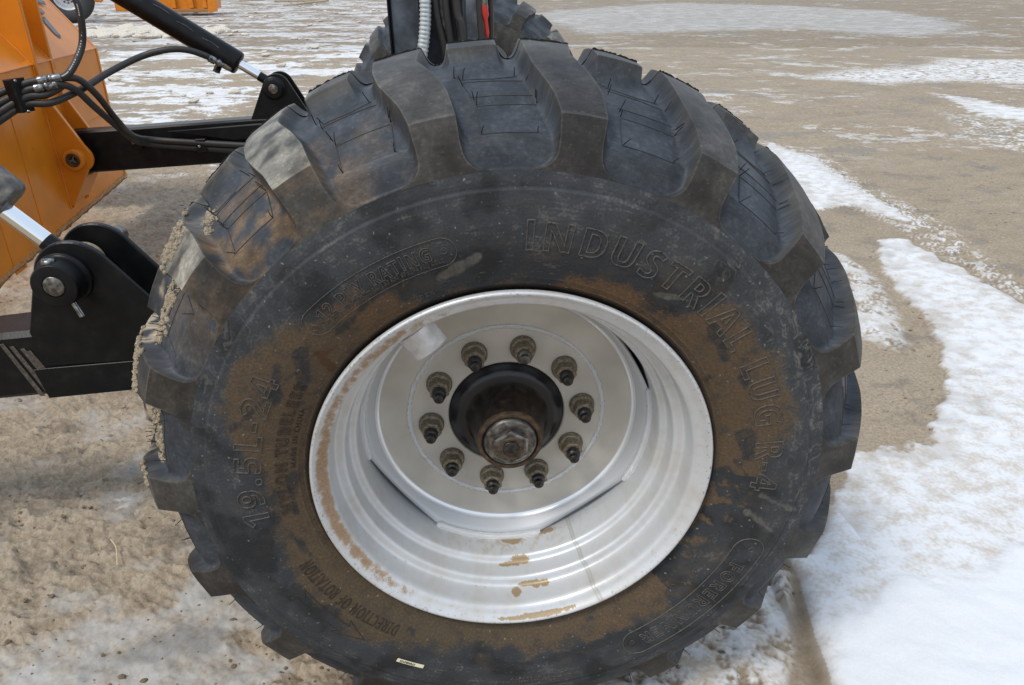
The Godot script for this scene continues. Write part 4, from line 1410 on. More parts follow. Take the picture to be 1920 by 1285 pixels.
func sidewall_details(tyre: MeshInstance3D) -> void:
	lettering("raised_lettering", "INDUSTRIAL LUG R-4", 2.0, 95.5, 0.400, 0.446, 0.0026, 0.0016, mats.letter, tyre)
	lettering("raised_lettering", "12 PLY RATING", -42.6, -16.8, 0.406, 0.428, 0.0018, 0.0012, mats.letter, tyre)
	lettering("raised_lettering", "MAX LOAD 3151 KG (7000 LBS) AT 230 KPa (34 PSI) COLD", -44.0, -14.6, 0.3965, 0.4045, 0.0010, 0.0008, mats.letter, tyre)
	stroke("raised_outline", capsule(-46.5, -11.6, 0.392, 0.436), 0.0016, 0.0010, mats.letter, tyre)
	lettering("raised_lettering", "19.5L-24", -98.5, -60.0, 0.405, 0.446, 0.0024, 0.0015, mats.letter, tyre)
	lettering("raised_lettering", "NYLON TUBELESS", -97.0, -59.0, 0.367, 0.385, 0.0017, 0.0012, mats.letter_dark, tyre)
	lettering("raised_lettering", "MADE IN CHINA", -84.0, -66.0, 0.355, 0.3615, 0.0009, 0.0008, mats.letter_dark, tyre, false)
	lettering("raised_lettering", "DIRECTION OF ROTATION", -146.5, -113.0, 0.3800, 0.4020, 0.0012, 0.0010, mats.letter_dark, tyre, false)
	lettering("raised_lettering", "INDEX", -25.5, -19.5, 0.351, 0.357, 0.0009, 0.0008, mats.letter, tyre, false)
	lettering("raised_lettering", "FORERUNNER", 117.0, 147.5, 0.434, 0.462, 0.0016, 0.0012, mats.letter, tyre)
	lettering("raised_lettering", "WARNING  SAFETY", 167.0, 181.0, 0.4585, 0.4640, 0.0009, 0.0008, mats.letter, tyre, false)
	lettering("raised_lettering", "SERIOUS INJURY MAY RESULT FROM", 165.0, 184.0, 0.4675, 0.4720, 0.0009, 0.0008, mats.letter, tyre, false)
	stroke("raised_outline", capsule(109.0, 152.5, 0.420, 0.476), 0.0022, 0.0014, mats.letter, tyre)
	# the arrow that shows which way the tyre turns
	stroke("direction_arrow", [Vector2(-119.5, 0.420), Vector2(-135.0, 0.423), Vector2(-134.4, 0.412), Vector2(-140.6, 0.433), Vector2(-132.6, 0.450), Vector2(-133.6, 0.441), Vector2(-119.5, 0.440), Vector2(-121.5, 0.430), Vector2(-119.5, 0.420)], 0.0018, 0.0012, mats.letter_dark, tyre)
	# small moulded rings at the ends of the badges
	for s in [[-14.0, 0.4155], [-45.0, 0.411], [112.0, 0.452], [150.0, 0.442]]:
		var ring := []
		for k in 13: ring.append(Vector2(s[0] + rad_to_deg(0.0045 / s[1]) * sin(TAU * k / 12.0), s[1] + 0.0045 * cos(TAU * k / 12.0)))
		stroke("moulded_ring", ring, 0.0013, 0.0010, mats.letter, tyre)
	# recessed-looking field of the oval badge: a thin darker plate
	# paper sticker, printed upside down as seen from here
	var b := MB.new()
	var rows := []
	for i in 2:
		var row := PackedVector3Array()
		for s in 7:
			var r := 0.442 + 0.009 * i
			row.append(ring_point(r, deg_to_rad(lerpf(-157.4, -150.6, s / 6.0)), side_z(r) + 0.0012))
		rows.append(row)
	b.grid(rows, false, Vector3(0, 0, 1))
	var paper := part("barcode_sticker", b.mesh(), tyre, mats.paper)
	var t := TextMesh.new()
	var f := SystemFont.new()
	f.font_names = PackedStringArray(["Droid Sans"])
	f.font_weight = 700
	t.font = f
	t.text = "2783082133"
	t.font_size = 48
	t.pixel_size = 0.0001
	t.depth = 0.00005
	var ink := part("printed_number", t, tyre, mats.ink)
	var at := ring_point(0.4465, deg_to_rad(-153.3), side_z(0.4465) + 0.0017)
	var up := Vector3(at.x, at.y, 0).normalized()
	ink.transform = Transform3D(Basis(up.cross(Vector3(0, 0, 1)), up, Vector3(0, 0, 1)).scaled_local(Vector3(1.15, 1.5, 1)), at)
	# crumbly tan mud packed on the lugs at the left
	for s in [[-49.0, -0.165, 0.10, 0.040], [-54.0, -0.13, 0.075, 0.05], [-60.5, -0.118, 0.06, 0.055], [-66.0, -0.105, 0.055, 0.05], [-71.0, -0.10, 0.055, 0.06], [-77.0, -0.075, 0.045, 0.05], [-83.0, -0.060, 0.04, 0.05], [-89.0, -0.05, 0.032, 0.04], [-64.0, -0.17, 0.06, 0.06], [-73.0, -0.16, 0.06, 0.05]]:
		caked(tyre, s[0], s[1], s[2], s[3])

func caked(tyre: Node, deg: float, z: float, long_z: float, wide: float) -> void:
	var b := MB.new()
	for k in 620:
		var u := rng.randf_range(-0.5, 0.5)
		var w := rng.randf_range(-0.5, 0.5)
		var zz := z + u * long_z * 1.5
		var q := clampf(ZC + HALF - zz, 0.0, 0.4)
		var d := deg + rad_to_deg(w * wide * 1.5 / 0.62)
		if 0.9 * n_b.get_noise_2d(d * 0.55, zz * 38.0) + 0.5 * n_c.get_noise_2d(d * 2.0, zz * 120.0) + 0.08 - 1.2 * (u * u + w * w) < 0.0:
			continue
		var lug := fposmod(d - PHASE + 10.0, PITCH) - 10.0
		var on := lug > table(EQ, NLA, q) - 0.2 and lug < table(NRQ, NRA, q) + 0.2
		var r := crown_r(q) if on else floor_at(q).x
		var s := 0.0012 + 0.0042 * pow(rng.randf(), 2.2)
		b.xf = Transform3D(Basis.from_euler(Vector3(rng.randf() * TAU, rng.randf() * TAU, rng.randf() * TAU)).scaled(Vector3.ONE * s), ring_point(r - s * 0.1, deg_to_rad(d), zz))
		var rows := []
		for i in 6:
			var a := PI * i / 5.0
			var row := PackedVector3Array()
			for j in 7:
				var t := TAU * j / 7.0
				var p := Vector3(sin(a) * cos(t), cos(a), sin(a) * sin(t))
				row.append(p * (1.0 + 0.5 * n_b.get_noise_3d(p.x + k * 3.0, p.y, p.z)) * Vector3(1.2, 0.8, 1.0))
			rows.append(row)
		b.grid(rows, true, Vector3.UP)
	tag(part("caked_mud", b.mesh(), tyre, mats.caked), "", "", "", "stuff")

# ------------------------------------------------------------------ rim, disc, hub
func build_rim(machine: Node3D, at: Vector3) -> MeshInstance3D:
	# inside of the rim from the flange lip to the far flange
	var p := PackedVector2Array()
	for s in [[0.3315, -0.012], [0.3335, -0.006], [0.3330, -0.001], [0.3305, 0.0018], [0.3275, 0.0010], [0.3245, -0.0020], [0.3205, -0.0065], [0.3165, -0.0095], [0.3120, -0.0115], [0.3080, -0.0140], [0.3055, -0.0180], [0.3043, -0.0230], [0.3037, -0.0270], [0.3030, -0.0400], [0.3020, -0.0575], [0.3012, -0.0610], [0.2990, -0.0637], [0.2955, -0.0648], [0.2905, -0.0655], [0.2870, -0.0668], [0.2848, -0.0700], [0.2838, -0.0745], [0.2832, -0.0960], [0.2825, -0.1010], [0.2805, -0.1045], [0.2770, -0.1062], [0.2735, -0.1072], [0.2708, -0.1095], [0.2692, -0.1135], [0.2685, -0.1200], [0.2682, -0.1700], [0.2682, -0.2600], [0.2700, -0.3200], [0.2850, -0.3500], [0.3020, -0.3650], [0.3030, -0.4350], [0.3100, -0.4560], [0.3250, -0.4680], [0.3330, -0.4720]]:
		p.append(Vector2(s[0], s[1]))
	var b := MB.new()
	lathe(b, p, 256, Vector3(0, 0, 1), true)
	var rim := part("wheel_rim", b.mesh(mats.rim), machine, null, at)
	# disc: flat centre, turned-out edge cut by four chords between the welds
	b = MB.new()
	lathe(b, PackedVector2Array([Vector2(0.181, -0.205), Vector2(0.1815, -0.2005), Vector2(0.180, -0.1995), Vector2(0.150, -0.1992), Vector2(0.112, -0.1992), Vector2(0.1095, -0.2002), Vector2(0.1085, -0.204), Vector2(0.1085, -0.215)]), 180, Vector3(0, 0, 1))
	part("wheel_disc", b.mesh(), rim, mats.disc)
	var rows := []
	var segs := 288
	for i in 13:
		var row := PackedVector3Array()
		for j in segs:
			var deg := 360.0 * j / segs
			var off := absf(wrapf(deg - 189.0, -45.0, 45.0))
			var edge := 0.2655
			if off > 22.5:
				edge = lerpf(0.2655, 0.2655 * cos(deg_to_rad(22.5)) / cos(deg_to_rad(45.0 - off)), 0.42)
			var r := 0.0
			var z := 0.0
			if i < 6:
				r = lerpf(0.1835, 0.232, i / 5.0)
				z = -0.2015 + 0.002 * i / 5.0
			else:
				var t := (i - 6) / 4.0
				r = [0.2370, 0.2410, 0.2440, 0.2458, 0.0, 0.0, 0.0][i - 6]
				z = [-0.1985, -0.1968, -0.1935, -0.1895, 0.0, 0.0, 0.0][i - 6]
				if i >= 10:
					r = lerpf(0.2458, maxf(edge, 0.2468), [0.5, 1.0, 1.0][i - 10])
					z = -0.1895 + (r - 0.2458) * 1.35
				if i == 12:
					r += 0.001
					z -= 0.012
			row.append(ring_point(r, deg_to_rad(deg), z))
		rows.append(row)
	b = MB.new()
	b.grid(rows, true, Vector3(0, 0, 1))
	part("dished_ring", b.mesh(), rim, mats.ring)
	part("dish_lip", lathe_mesh(PackedVector2Array([Vector2(0.2385, -0.1976), Vector2(0.2412, -0.1960), Vector2(0.2436, -0.1931), Vector2(0.2452, -0.1900)]), 200, Vector3(0, 0, 1)), rim, mats.lip)
	# dusty flat of the dish, a hair proud of the silver
	b = MB.new()
	lathe(b, PackedVector2Array([Vector2(0.2365, -0.1982), Vector2(0.232, -0.1990), Vector2(0.1850, -0.2005)]), 180, Vector3(0, 0, 1))
	part("dusty_dish", b.mesh(), rim, mats.disc)
	# weld round the centre plate, lumpy
	b = MB.new()
	var path := PackedVector3Array()
	var rad := []
	for k in 241:
		var th := TAU * k / 240.0
		path.append(ring_point(0.1825 + 0.0011 * n_b.get_noise_2d(k * 0.55, 3.0), th, -0.2003))
		rad.append(0.0042 + 0.0018 * n_c.get_noise_2d(k * 0.9, 9.0))
	tube(b, path, rad, 6, false)
	part("disc_weld", b.mesh(), rim, mats.weld)
	b = MB.new()
	lathe(b, PackedVector2Array([Vector2(0.0, -0.300), Vector2(0.222, -0.300), Vector2(0.230, -0.308), Vector2(0.230, -0.42), Vector2(0.20, -0.43), Vector2(0.0, -0.43)]), 72, Vector3(0, 0, 1))
	part("brake_drum", b.mesh(), rim, mats.black)
	part("backing_plate", lathe_mesh(PackedVector2Array([Vector2(0.0, -0.435), Vector2(0.300, -0.435), Vector2(0.301, -0.440), Vector2(0.0, -0.441)]), 60, Vector3(0, 0, 1)), rim, mats.ring)
	for k in 4:
		b = MB.new()
		path = PackedVector3Array()
		rad = []
		for s in 41:
			var th := deg_to_rad(189.0 + 90.0 * k - 23.0 + 46.0 * s / 40.0)
			path.append(ring_point(0.2668, th, -0.1625))
			rad.append((0.0080 + 0.0010 * n_c.get_noise_2d(s * 1.1, k * 9.0)) * (0.55 if s == 0 or s == 40 else 1.0))
		tube(b, path, rad, 8)
		part("rim_weld", b.mesh(), rim, mats.weld)
	# bent cover over the valve
	b = MB.new()
	var mid := deg_to_rad(-34.5)
	rows = []
	for face in 2:
		for i in 7:
			var row := PackedVector3Array()
			var r := lerpf(0.276, 0.234, i / 6.0) if face == 0 else lerpf(0.234, 0.276, i / 6.0)
			for j in 17:
				var a := lerpf(-1.25, 1.25, j / 16.0)
				var thick := 0.0 if face == 0 else 0.003
				var x := sin(a) * (0.036 - thick)
				var z := -0.115 + cos(a) * (0.038 - thick) + (0.276 - r) * 0.06
				var q := ring_point(r + 0.003 * cos(a * 1.2), mid, z)
				row.append(q + Vector3(cos(mid), -sin(mid), 0) * x)
			rows.append(row)
	b.grid(rows, false, Vector3(0, 0, 1))
	part("valve_guard", b.mesh(), rim, mats.silver)
	# ten nuts on their studs
	var nut := MB.new()
	lathe(nut, PackedVector2Array([Vector2(0.0, 0.0125), Vector2(0.0195, 0.0125), Vector2(0.0225, 0.0110), Vector2(0.0238, 0.0075), Vector2(0.0240, 0.0)]), 28, Vector3(0, 0, 1))
	hexagon(nut, 0.0195, 0.0120, 0.0330)
	var nut_mesh := nut.mesh(mats.nut)
	var stud := MB.new()
	lathe(stud, PackedVector2Array([Vector2(0.0, 0.0575), Vector2(0.0070, 0.0575), Vector2(0.0092, 0.0560), Vector2(0.0095, 0.0500), Vector2(0.0080, 0.0485), Vector2(0.0095, 0.0470), Vector2(0.0122, 0.0450), Vector2(0.0128, 0.0430), Vector2(0.0128, 0.0345), Vector2(0.0110, 0.0320), Vector2(0.0110, 0.010)]), 18, Vector3(0, 0, 1))
	var stud_mesh := stud.mesh(mats.stud)
	for k in 10:
		var th := deg_to_rad(12.0 + 36.0 * k)
		var o := part("lug_nut", nut_mesh, rim, null, ring_point(0.1430, th, -0.1992))
		o.rotation.z = rng.randf() * TAU
		o = part("wheel_stud", stud_mesh, rim, mats.steel if k == 0 else null, ring_point(0.1430, th, -0.1992))
		o.scale.z = rng.randf_range(0.88, 1.06) if k != 0 else 0.9
	# hub
	part("hub_flange", lathe_mesh(PackedVector2Array([Vector2(0.072, -0.184), Vector2(0.080, -0.1855), Vector2(0.0875, -0.186), Vector2(0.0935, -0.188), Vector2(0.0985, -0.192), Vector2(0.1015, -0.1965), Vector2(0.1060, -0.1985), Vector2(0.1085, -0.203), Vector2(0.109, -0.240)]), 96, Vector3(0, 0, 1)), rim, mats.hub_black)
	part("hub_barrel", lathe_mesh(PackedVector2Array([Vector2(0.050, -0.1085), Vector2(0.0525, -0.1055), Vector2(0.0560, -0.1050), Vector2(0.0580, -0.1070), Vector2(0.0590, -0.1110), Vector2(0.0625, -0.1300), Vector2(0.0665, -0.1550), Vector2(0.0690, -0.1690), Vector2(0.0720, -0.1785), Vector2(0.0765, -0.1840), Vector2(0.080, -0.187)]), 96, Vector3(0, 1, 0.3)), rim, mats.hub)
	part("rusty_ring", lathe_mesh(PackedVector2Array([Vector2(0.0505, -0.1045), Vector2(0.0530, -0.1030), Vector2(0.0572, -0.1040), Vector2(0.0588, -0.1075), Vector2(0.0596, -0.1120)]), 72, Vector3(0, 0, 1)), rim, mats.rust)
	part("hub_cap", lathe_mesh(PackedVector2Array([Vector2(0.0, -0.0985), Vector2(0.034, -0.0985), Vector2(0.043, -0.0995), Vector2(0.0465, -0.1020), Vector2(0.0480, -0.1070), Vector2(0.0505, -0.1090)]), 72, Vector3(0, 0, 1)), rim, mats.steel)
	b = MB.new()
	hexagon(b, 0.0345, -0.099, -0.0830)
	part("axle_nut", b.mesh(), rim, mats.steel, Vector3.ZERO, Vector3(0, 0, 0.0))
	part("axle_end", lathe_mesh(PackedVector2Array([Vector2(0.0, -0.0790), Vector2(0.0135, -0.0790), Vector2(0.0155, -0.0805), Vector2(0.0158, -0.0900)]), 28, Vector3(0, 0, 1)), rim, mats.stud)
	part("axle_nut_ring", lathe_mesh(PackedVector2Array([Vector2(0.0175, -0.0832), Vector2(0.0185, -0.0815), Vector2(0.0215, -0.0815), Vector2(0.0225, -0.0834)]), 36, Vector3(0, 0, 1)), rim, mats.rust)
	return rim

func hexagon(b: MB, circum: float, z0: float, z1: float) -> void:
	var ins := circum * 0.87
	for k in 6:
		var a := TAU * k / 6.0
		var c := TAU * (k + 1) / 6.0
		var out := ring_point(1.0, (a + c) * 0.5, 0.0)
		var lowz := z1 - 0.0022
		b.quad(ring_point(circum, a, z0), ring_point(circum, c, z0), ring_point(circum, c, lowz), ring_point(circum, a, lowz), out)
		b.quad(ring_point(circum, a, lowz), ring_point(circum, c, lowz), ring_point(ins, c, z1), ring_point(ins, a, z1), out + Vector3(0, 0, 1))
		b.tri(ring_point(ins, a, z1), ring_point(ins, c, z1), Vector3(0, 0, z1), Vector3(0, 0, 1))

# ------------------------------------------------------------------ the machine
func pv(xs: Array) -> PackedVector2Array:
	var out := PackedVector2Array()
	for i in range(0, xs.size(), 2): out.append(Vector2(xs[i], xs[i + 1]))
	return out

func rounded(center: Vector2, rad: float, deg0: float, deg1: float, steps := 10) -> Array:     # arc, degrees counter-clockwise from +x
	var out := []
	for i in steps + 1:
		var a := deg_to_rad(lerpf(deg0, deg1, float(i) / steps))
		out.append(center.x + rad * cos(a))
		out.append(center.y + rad * sin(a))
	return out

func build_machine() -> void:
	var m := base("earth_scraper", Vector3.ZERO)
	tag(m, "orange and black hydraulic scraper standing on big lugged tyres with silver rims", "scraper")
	var hub := Vector3(0, AH, 0)
	var tyre := build_tyre(m, hub)
	tread_details(tyre)
	# the wheel on the other side: same casting turned about
	var far := tyre.duplicate()
	for c in far.get_children():
		if not c.name.begins_with("tread_lug") and not c.name.begins_with("vent_whisker") and not c.name.begins_with("mould_line"):
			far.remove_child(c)
			c.free()
	far.name = "tyre"
	m.add_child(far, true)
	far.position = Vector3(0.0, AH + 0.015, -3.56)
	far.rotation = Vector3(0.0, PI, 0.12)
	sidewall_details(tyre)
	var rim := build_rim(m, hub)
	var rim2 := part("wheel_rim", rim.mesh, m, null, far.position, far.rotation)
	axle_parts(m)
	arms(m)
	hopper(m)
	hoses(m)
	mast(m)

func axle_parts(m: Node3D) -> void:
	var b := MB.new()
	box(b, Vector3(0.16, 0.16, 2.60), Transform3D(Basis(), Vector3(0, AH, -1.9)), 0.006)
	part("axle_beam", b.mesh(), m, mats.black)
	part("axle_spindle", rod_mesh(Vector3(0, AH, -0.215), Vector3(0, AH, -0.62), 0.075), m, mats.black)
	part("axle_spindle", rod_mesh(Vector3(0, AH, -3.345), Vector3(0, AH, -2.95), 0.075), m, mats.black)

func clevis(arm: Node, outline: PackedVector2Array, zs: Array, pin: Vector2, boss: Array, thick: float, mat: Material) -> void:
	for z in zs:
		part("clevis_plate", plate(outline, z, z - thick, 0.003), arm, mat)
	# boss and pin on the outer plate
	var b := MB.new()
	b.xf = Transform3D(Basis(), v3(pin, zs[0]))
	lathe(b, PackedVector2Array([Vector2(boss[1] + 0.0005, boss[2]), Vector2(boss[0] - 0.004, boss[2]), Vector2(boss[0], boss[2] - 0.004), Vector2(boss[0], 0.012), Vector2(boss[0] + 0.008, 0.010), Vector2(boss[0] + 0.010, 0.007), Vector2(boss[0] + 0.010, -0.001)]), 40, Vector3(0, 0, 1))
	part("pin_boss", b.mesh(), arm, mat)
	b = MB.new()
	b.xf = Transform3D(Basis(), v3(pin, zs[0]))
	lathe(b, PackedVector2Array([Vector2(0.0, boss[2] + 0.003), Vector2(boss[1] - 0.003, boss[2] + 0.002), Vector2(boss[1], boss[2] - 0.002), Vector2(boss[1], -0.30)]), 32, Vector3(0, 0, 1), false, 0.0012)
	part("clevis_pin", b.mesh(), arm, mats.steel)

func arms(m: Node3D) -> void:
	# near arm, just behind the front tyre
	var arm := base("trailing_arm", Vector3.ZERO, m)
	var b := MB.new()
	var beam := pv([-2.10, 0.350, -1.20, 0.600, -1.172, 0.4530, -2.10, 0.20])
	# beam: a long box, slightly rising to the wheel
	beam = pv([-2.10, 0.525, -1.122, 0.6235, -0.70, 0.655, -0.05, 0.70, -0.05, 0.535, -0.857, 0.474, -1.172, 0.4530, -2.10, 0.385])
	prism(b, beam, -0.604, -0.742, 0.012)
	part("arm_beam", b.mesh(), arm, mats.black)
	b = MB.new()
	prism(b, pv([-1.06, 0.456, -1.075, 0.533, -1.045, 0.536, -0.70, 0.556, -0.70, 0.482]), -0.600, -0.6035, 0.0012)
	part("doubler_plate", b.mesh(), arm, mats.black)
	var cy := AH + 0.145
	var poly := pv([-1.058, 0.628, -1.041, 0.538, -0.60, 0.565, -0.60, 0.58, -0.781, 0.706])
	var arc := PackedVector2Array()
	for p in [Vector2(-0.60, 0.555), Vector2(-0.60, 0.575), Vector2(-0.775, 0.702)]: arc.append(p)
	var rr := rounded(Vector2(-0.925, cy - 0.005), 0.086, 40.0, 165.0, 16)
	for i in range(0, rr.size(), 2): arc.append(Vector2(rr[i], rr[i + 1]))
	arc.append(Vector2(-1.058, 0.628))
	arc.append(Vector2(-1.043, 0.540))
	clevis(arm, arc, [-0.600, -0.728], Vector2(-0.944, cy), [0.049, 0.0235, 0.055], 0.016, mats.black)
	b = MB.new()
	b.xf = Transform3D(Basis.from_euler(Vector3(-PI / 2, 0, 0.25)), Vector3(-0.952, cy + 0.049, -0.568))
	lathe(b, PackedVector2Array([Vector2(0.0, 0.007), Vector2(0.0125, 0.006), Vector2(0.0145, 0.003), Vector2(0.0145, -0.006)]), 20, Vector3(0, 0, 1))
	part("retaining_bolt", b.mesh(), arm, mats.zinc)
	part("bolt_end", rod_mesh(Vector3(-0.923, cy - 0.046, -0.566), Vector3(-0.911, cy - 0.078, -0.562), 0.0068, 12), arm, mats.zinc)
	# pale scuffs on the beam where a strap rubbed
	for k in 4:
		var x: float = [-1.132, -1.112, -1.090, -1.078][k]
		b = MB.new()
		prism(b, pv([x, 0.600 - 0.02 * k / 3.0, x + 0.010, 0.602 - 0.02 * k / 3.0, x + 0.064, 0.462, x + 0.052, 0.4615]), -0.6022, -0.6038, 0.0004)
		part("rub_mark", b.mesh(), arm, mats.rub)
	# its lift cylinder
	var cyl := base("lift_cylinder", Vector3.ZERO, m)
	var pin := Vector3(-0.944, cy, -0.672)
	var up := Vector3(-1.075, AH + 0.284, -0.672)
	var way := (up - pin).normalized()
	part("piston_rod", rod_mesh(pin + way * 0.085, pin + way * 0.40, 0.0200, 32), cyl, mats.chrome)
	part("rod_end", bar_mesh(pin + way * 0.02, pin + way * 0.088, [Vector2(0, 0.021), Vector2(0.9, 0.0212), Vector2(1.0, 0.0195)]), cyl, mats.black)
	b = MB.new()
	b.xf = Transform3D(Basis(), pin)
	lathe(b, PackedVector2Array([Vector2(0.024, 0.046), Vector2(0.040, 0.046), Vector2(0.043, 0.042), Vector2(0.043, -0.042), Vector2(0.040, -0.046), Vector2(0.024, -0.046)]), 36, Vector3(0, 0, 1))
	part("rod_eye", b.mesh(), cyl, mats.caked)
	part("cylinder_gland", bar_mesh(pin + way * 0.170, pin + way * 0.46, [Vector2(0, 0.040), Vector2(0.02, 0.047), Vector2(0.26, 0.048), Vector2(0.27, 0.055), Vector2(1.0, 0.055)]), cyl, mats.black_dust, Vector3(0.012, 0.028, 0.0))
	# mud chips on the rod end
	# far arm, seen between the tyre and the hopper
	arm = base("trailing_arm", Vector3.ZERO, m)
	var y0 := AH
	b = MB.new()
	prism(b, pv([-2.02, y0 + 0.012, -1.75, y0 + 0.026, -1.10, y0 + 0.065, -0.05, y0 + 0.10, -0.05, y0 - 0.06, -1.28, y0 - 0.158, -1.975, y0 - 0.196, -2.06, y0 - 0.15]), -2.985, -3.09, 0.010)
	part("arm_beam", b.mesh(), arm, mats.black)
	b = MB.new()
	prism(b, pv([-1.53, y0 + 0.012, -1.05, y0 + 0.046, -0.60, y0 + 0.075, -0.60, y0 + 0.010, -1.20, y0 - 0.040]), -2.962, -2.984, 0.006)
	part("stiffener_plate", b.mesh(), arm, mats.black)
	arc = PackedVector2Array()
	for p in [Vector2(-0.80, y0 + 0.055), Vector2(-0.838, y0 + 0.128)]: arc.append(p)
	rr = rounded(Vector2(-0.962, y0 + 0.212), 0.068, 32.0, 160.0, 14)
	for i in range(0, rr.size(), 2): arc.append(Vector2(rr[i], rr[i + 1]))
	arc.append(Vector2(-1.118, y0 + 0.045))
	arc.append(Vector2(-1.112, y0 + 0.010))
	clevis(arm, arc, [-2.990, -3.090], Vector2(-0.973, y0 + 0.211), [0.047, 0.0245, 0.030], 0.014, mats.black)
	for s in [[-1.704, 0.583], [-1.385, 0.560]]:
		b = MB.new()
		box(b, Vector3(0.052, 0.066, 0.045), Transform3D(Basis.from_euler(Vector3(0, 0, 0.03)), Vector3(s[0] + 0.022, s[1], -2.955)), 0.004)
		part("hose_clamp", b.mesh(), arm, mats.black)
		b = MB.new()
		b.xf = Transform3D(Basis(), Vector3(s[0] + 0.012, s[1] - 0.004, -2.932))
		lathe(b, PackedVector2Array([Vector2(0.0, 0.004), Vector2(0.006, 0.004), Vector2(0.008, 0.001), Vector2(0.008, -0.002)]), 12, Vector3(0, 0, 1))
		part("clamp_bolt", b.mesh(), arm, mats.zinc)
	cyl = base("lift_cylinder", Vector3.ZERO, m)
	pin = Vector3(-0.973, y0 + 0.211, -3.052)
	up = Vector3(-1.150, y0 + 0.326, -3.052)
	way = (up - pin).normalized()
	part("piston_rod", rod_mesh(pin + way * 0.075, pin + way * 0.25, 0.0225, 28), cyl, mats.chrome)
	part("rod_end", bar_mesh(pin + way * 0.02, pin + way * 0.098, [Vector2(0, 0.023), Vector2(0.95, 0.0235), Vector2(1.0, 0.022)]), cyl, mats.black)
	part("cylinder_barrel", bar_mesh(pin + way * 0.198, pin + way * 1.15, [Vector2(0, 0.030), Vector2(0.004, 0.052), Vector2(0.010, 0.0565), Vector2(0.02, 0.058), Vector2(1.0, 0.058)], 40), cyl, mats.black)
	var port := pin + way * 0.285 + Vector3(-0.030, -0.058, 0.028)
	part("hose_port", rod_mesh(port + Vector3(0.012, 0.026, -0.016), port + Vector3(-0.008, -0.020, 0.010), 0.017, 14), cyl, mats.black)
	# scratches of bare metal along the barrel
	for k in 5:
		var a := pin + way * (0.30 + 0.12 * k) + Vector3(0.010 - 0.006 * (k % 2), 0.026 + 0.01 * (k % 3), 0.0)
		var s := smooth_path([a + Vector3(0, 0, 0.0505), a + way * 0.04 + Vector3(0.002, 0.004, 0.0500), a + way * 0.085 + Vector3(0, 0.0, 0.0505)], 4)
		part("scratch", tube_mesh(s, 0.0010, 5), cyl, mats.zinc)

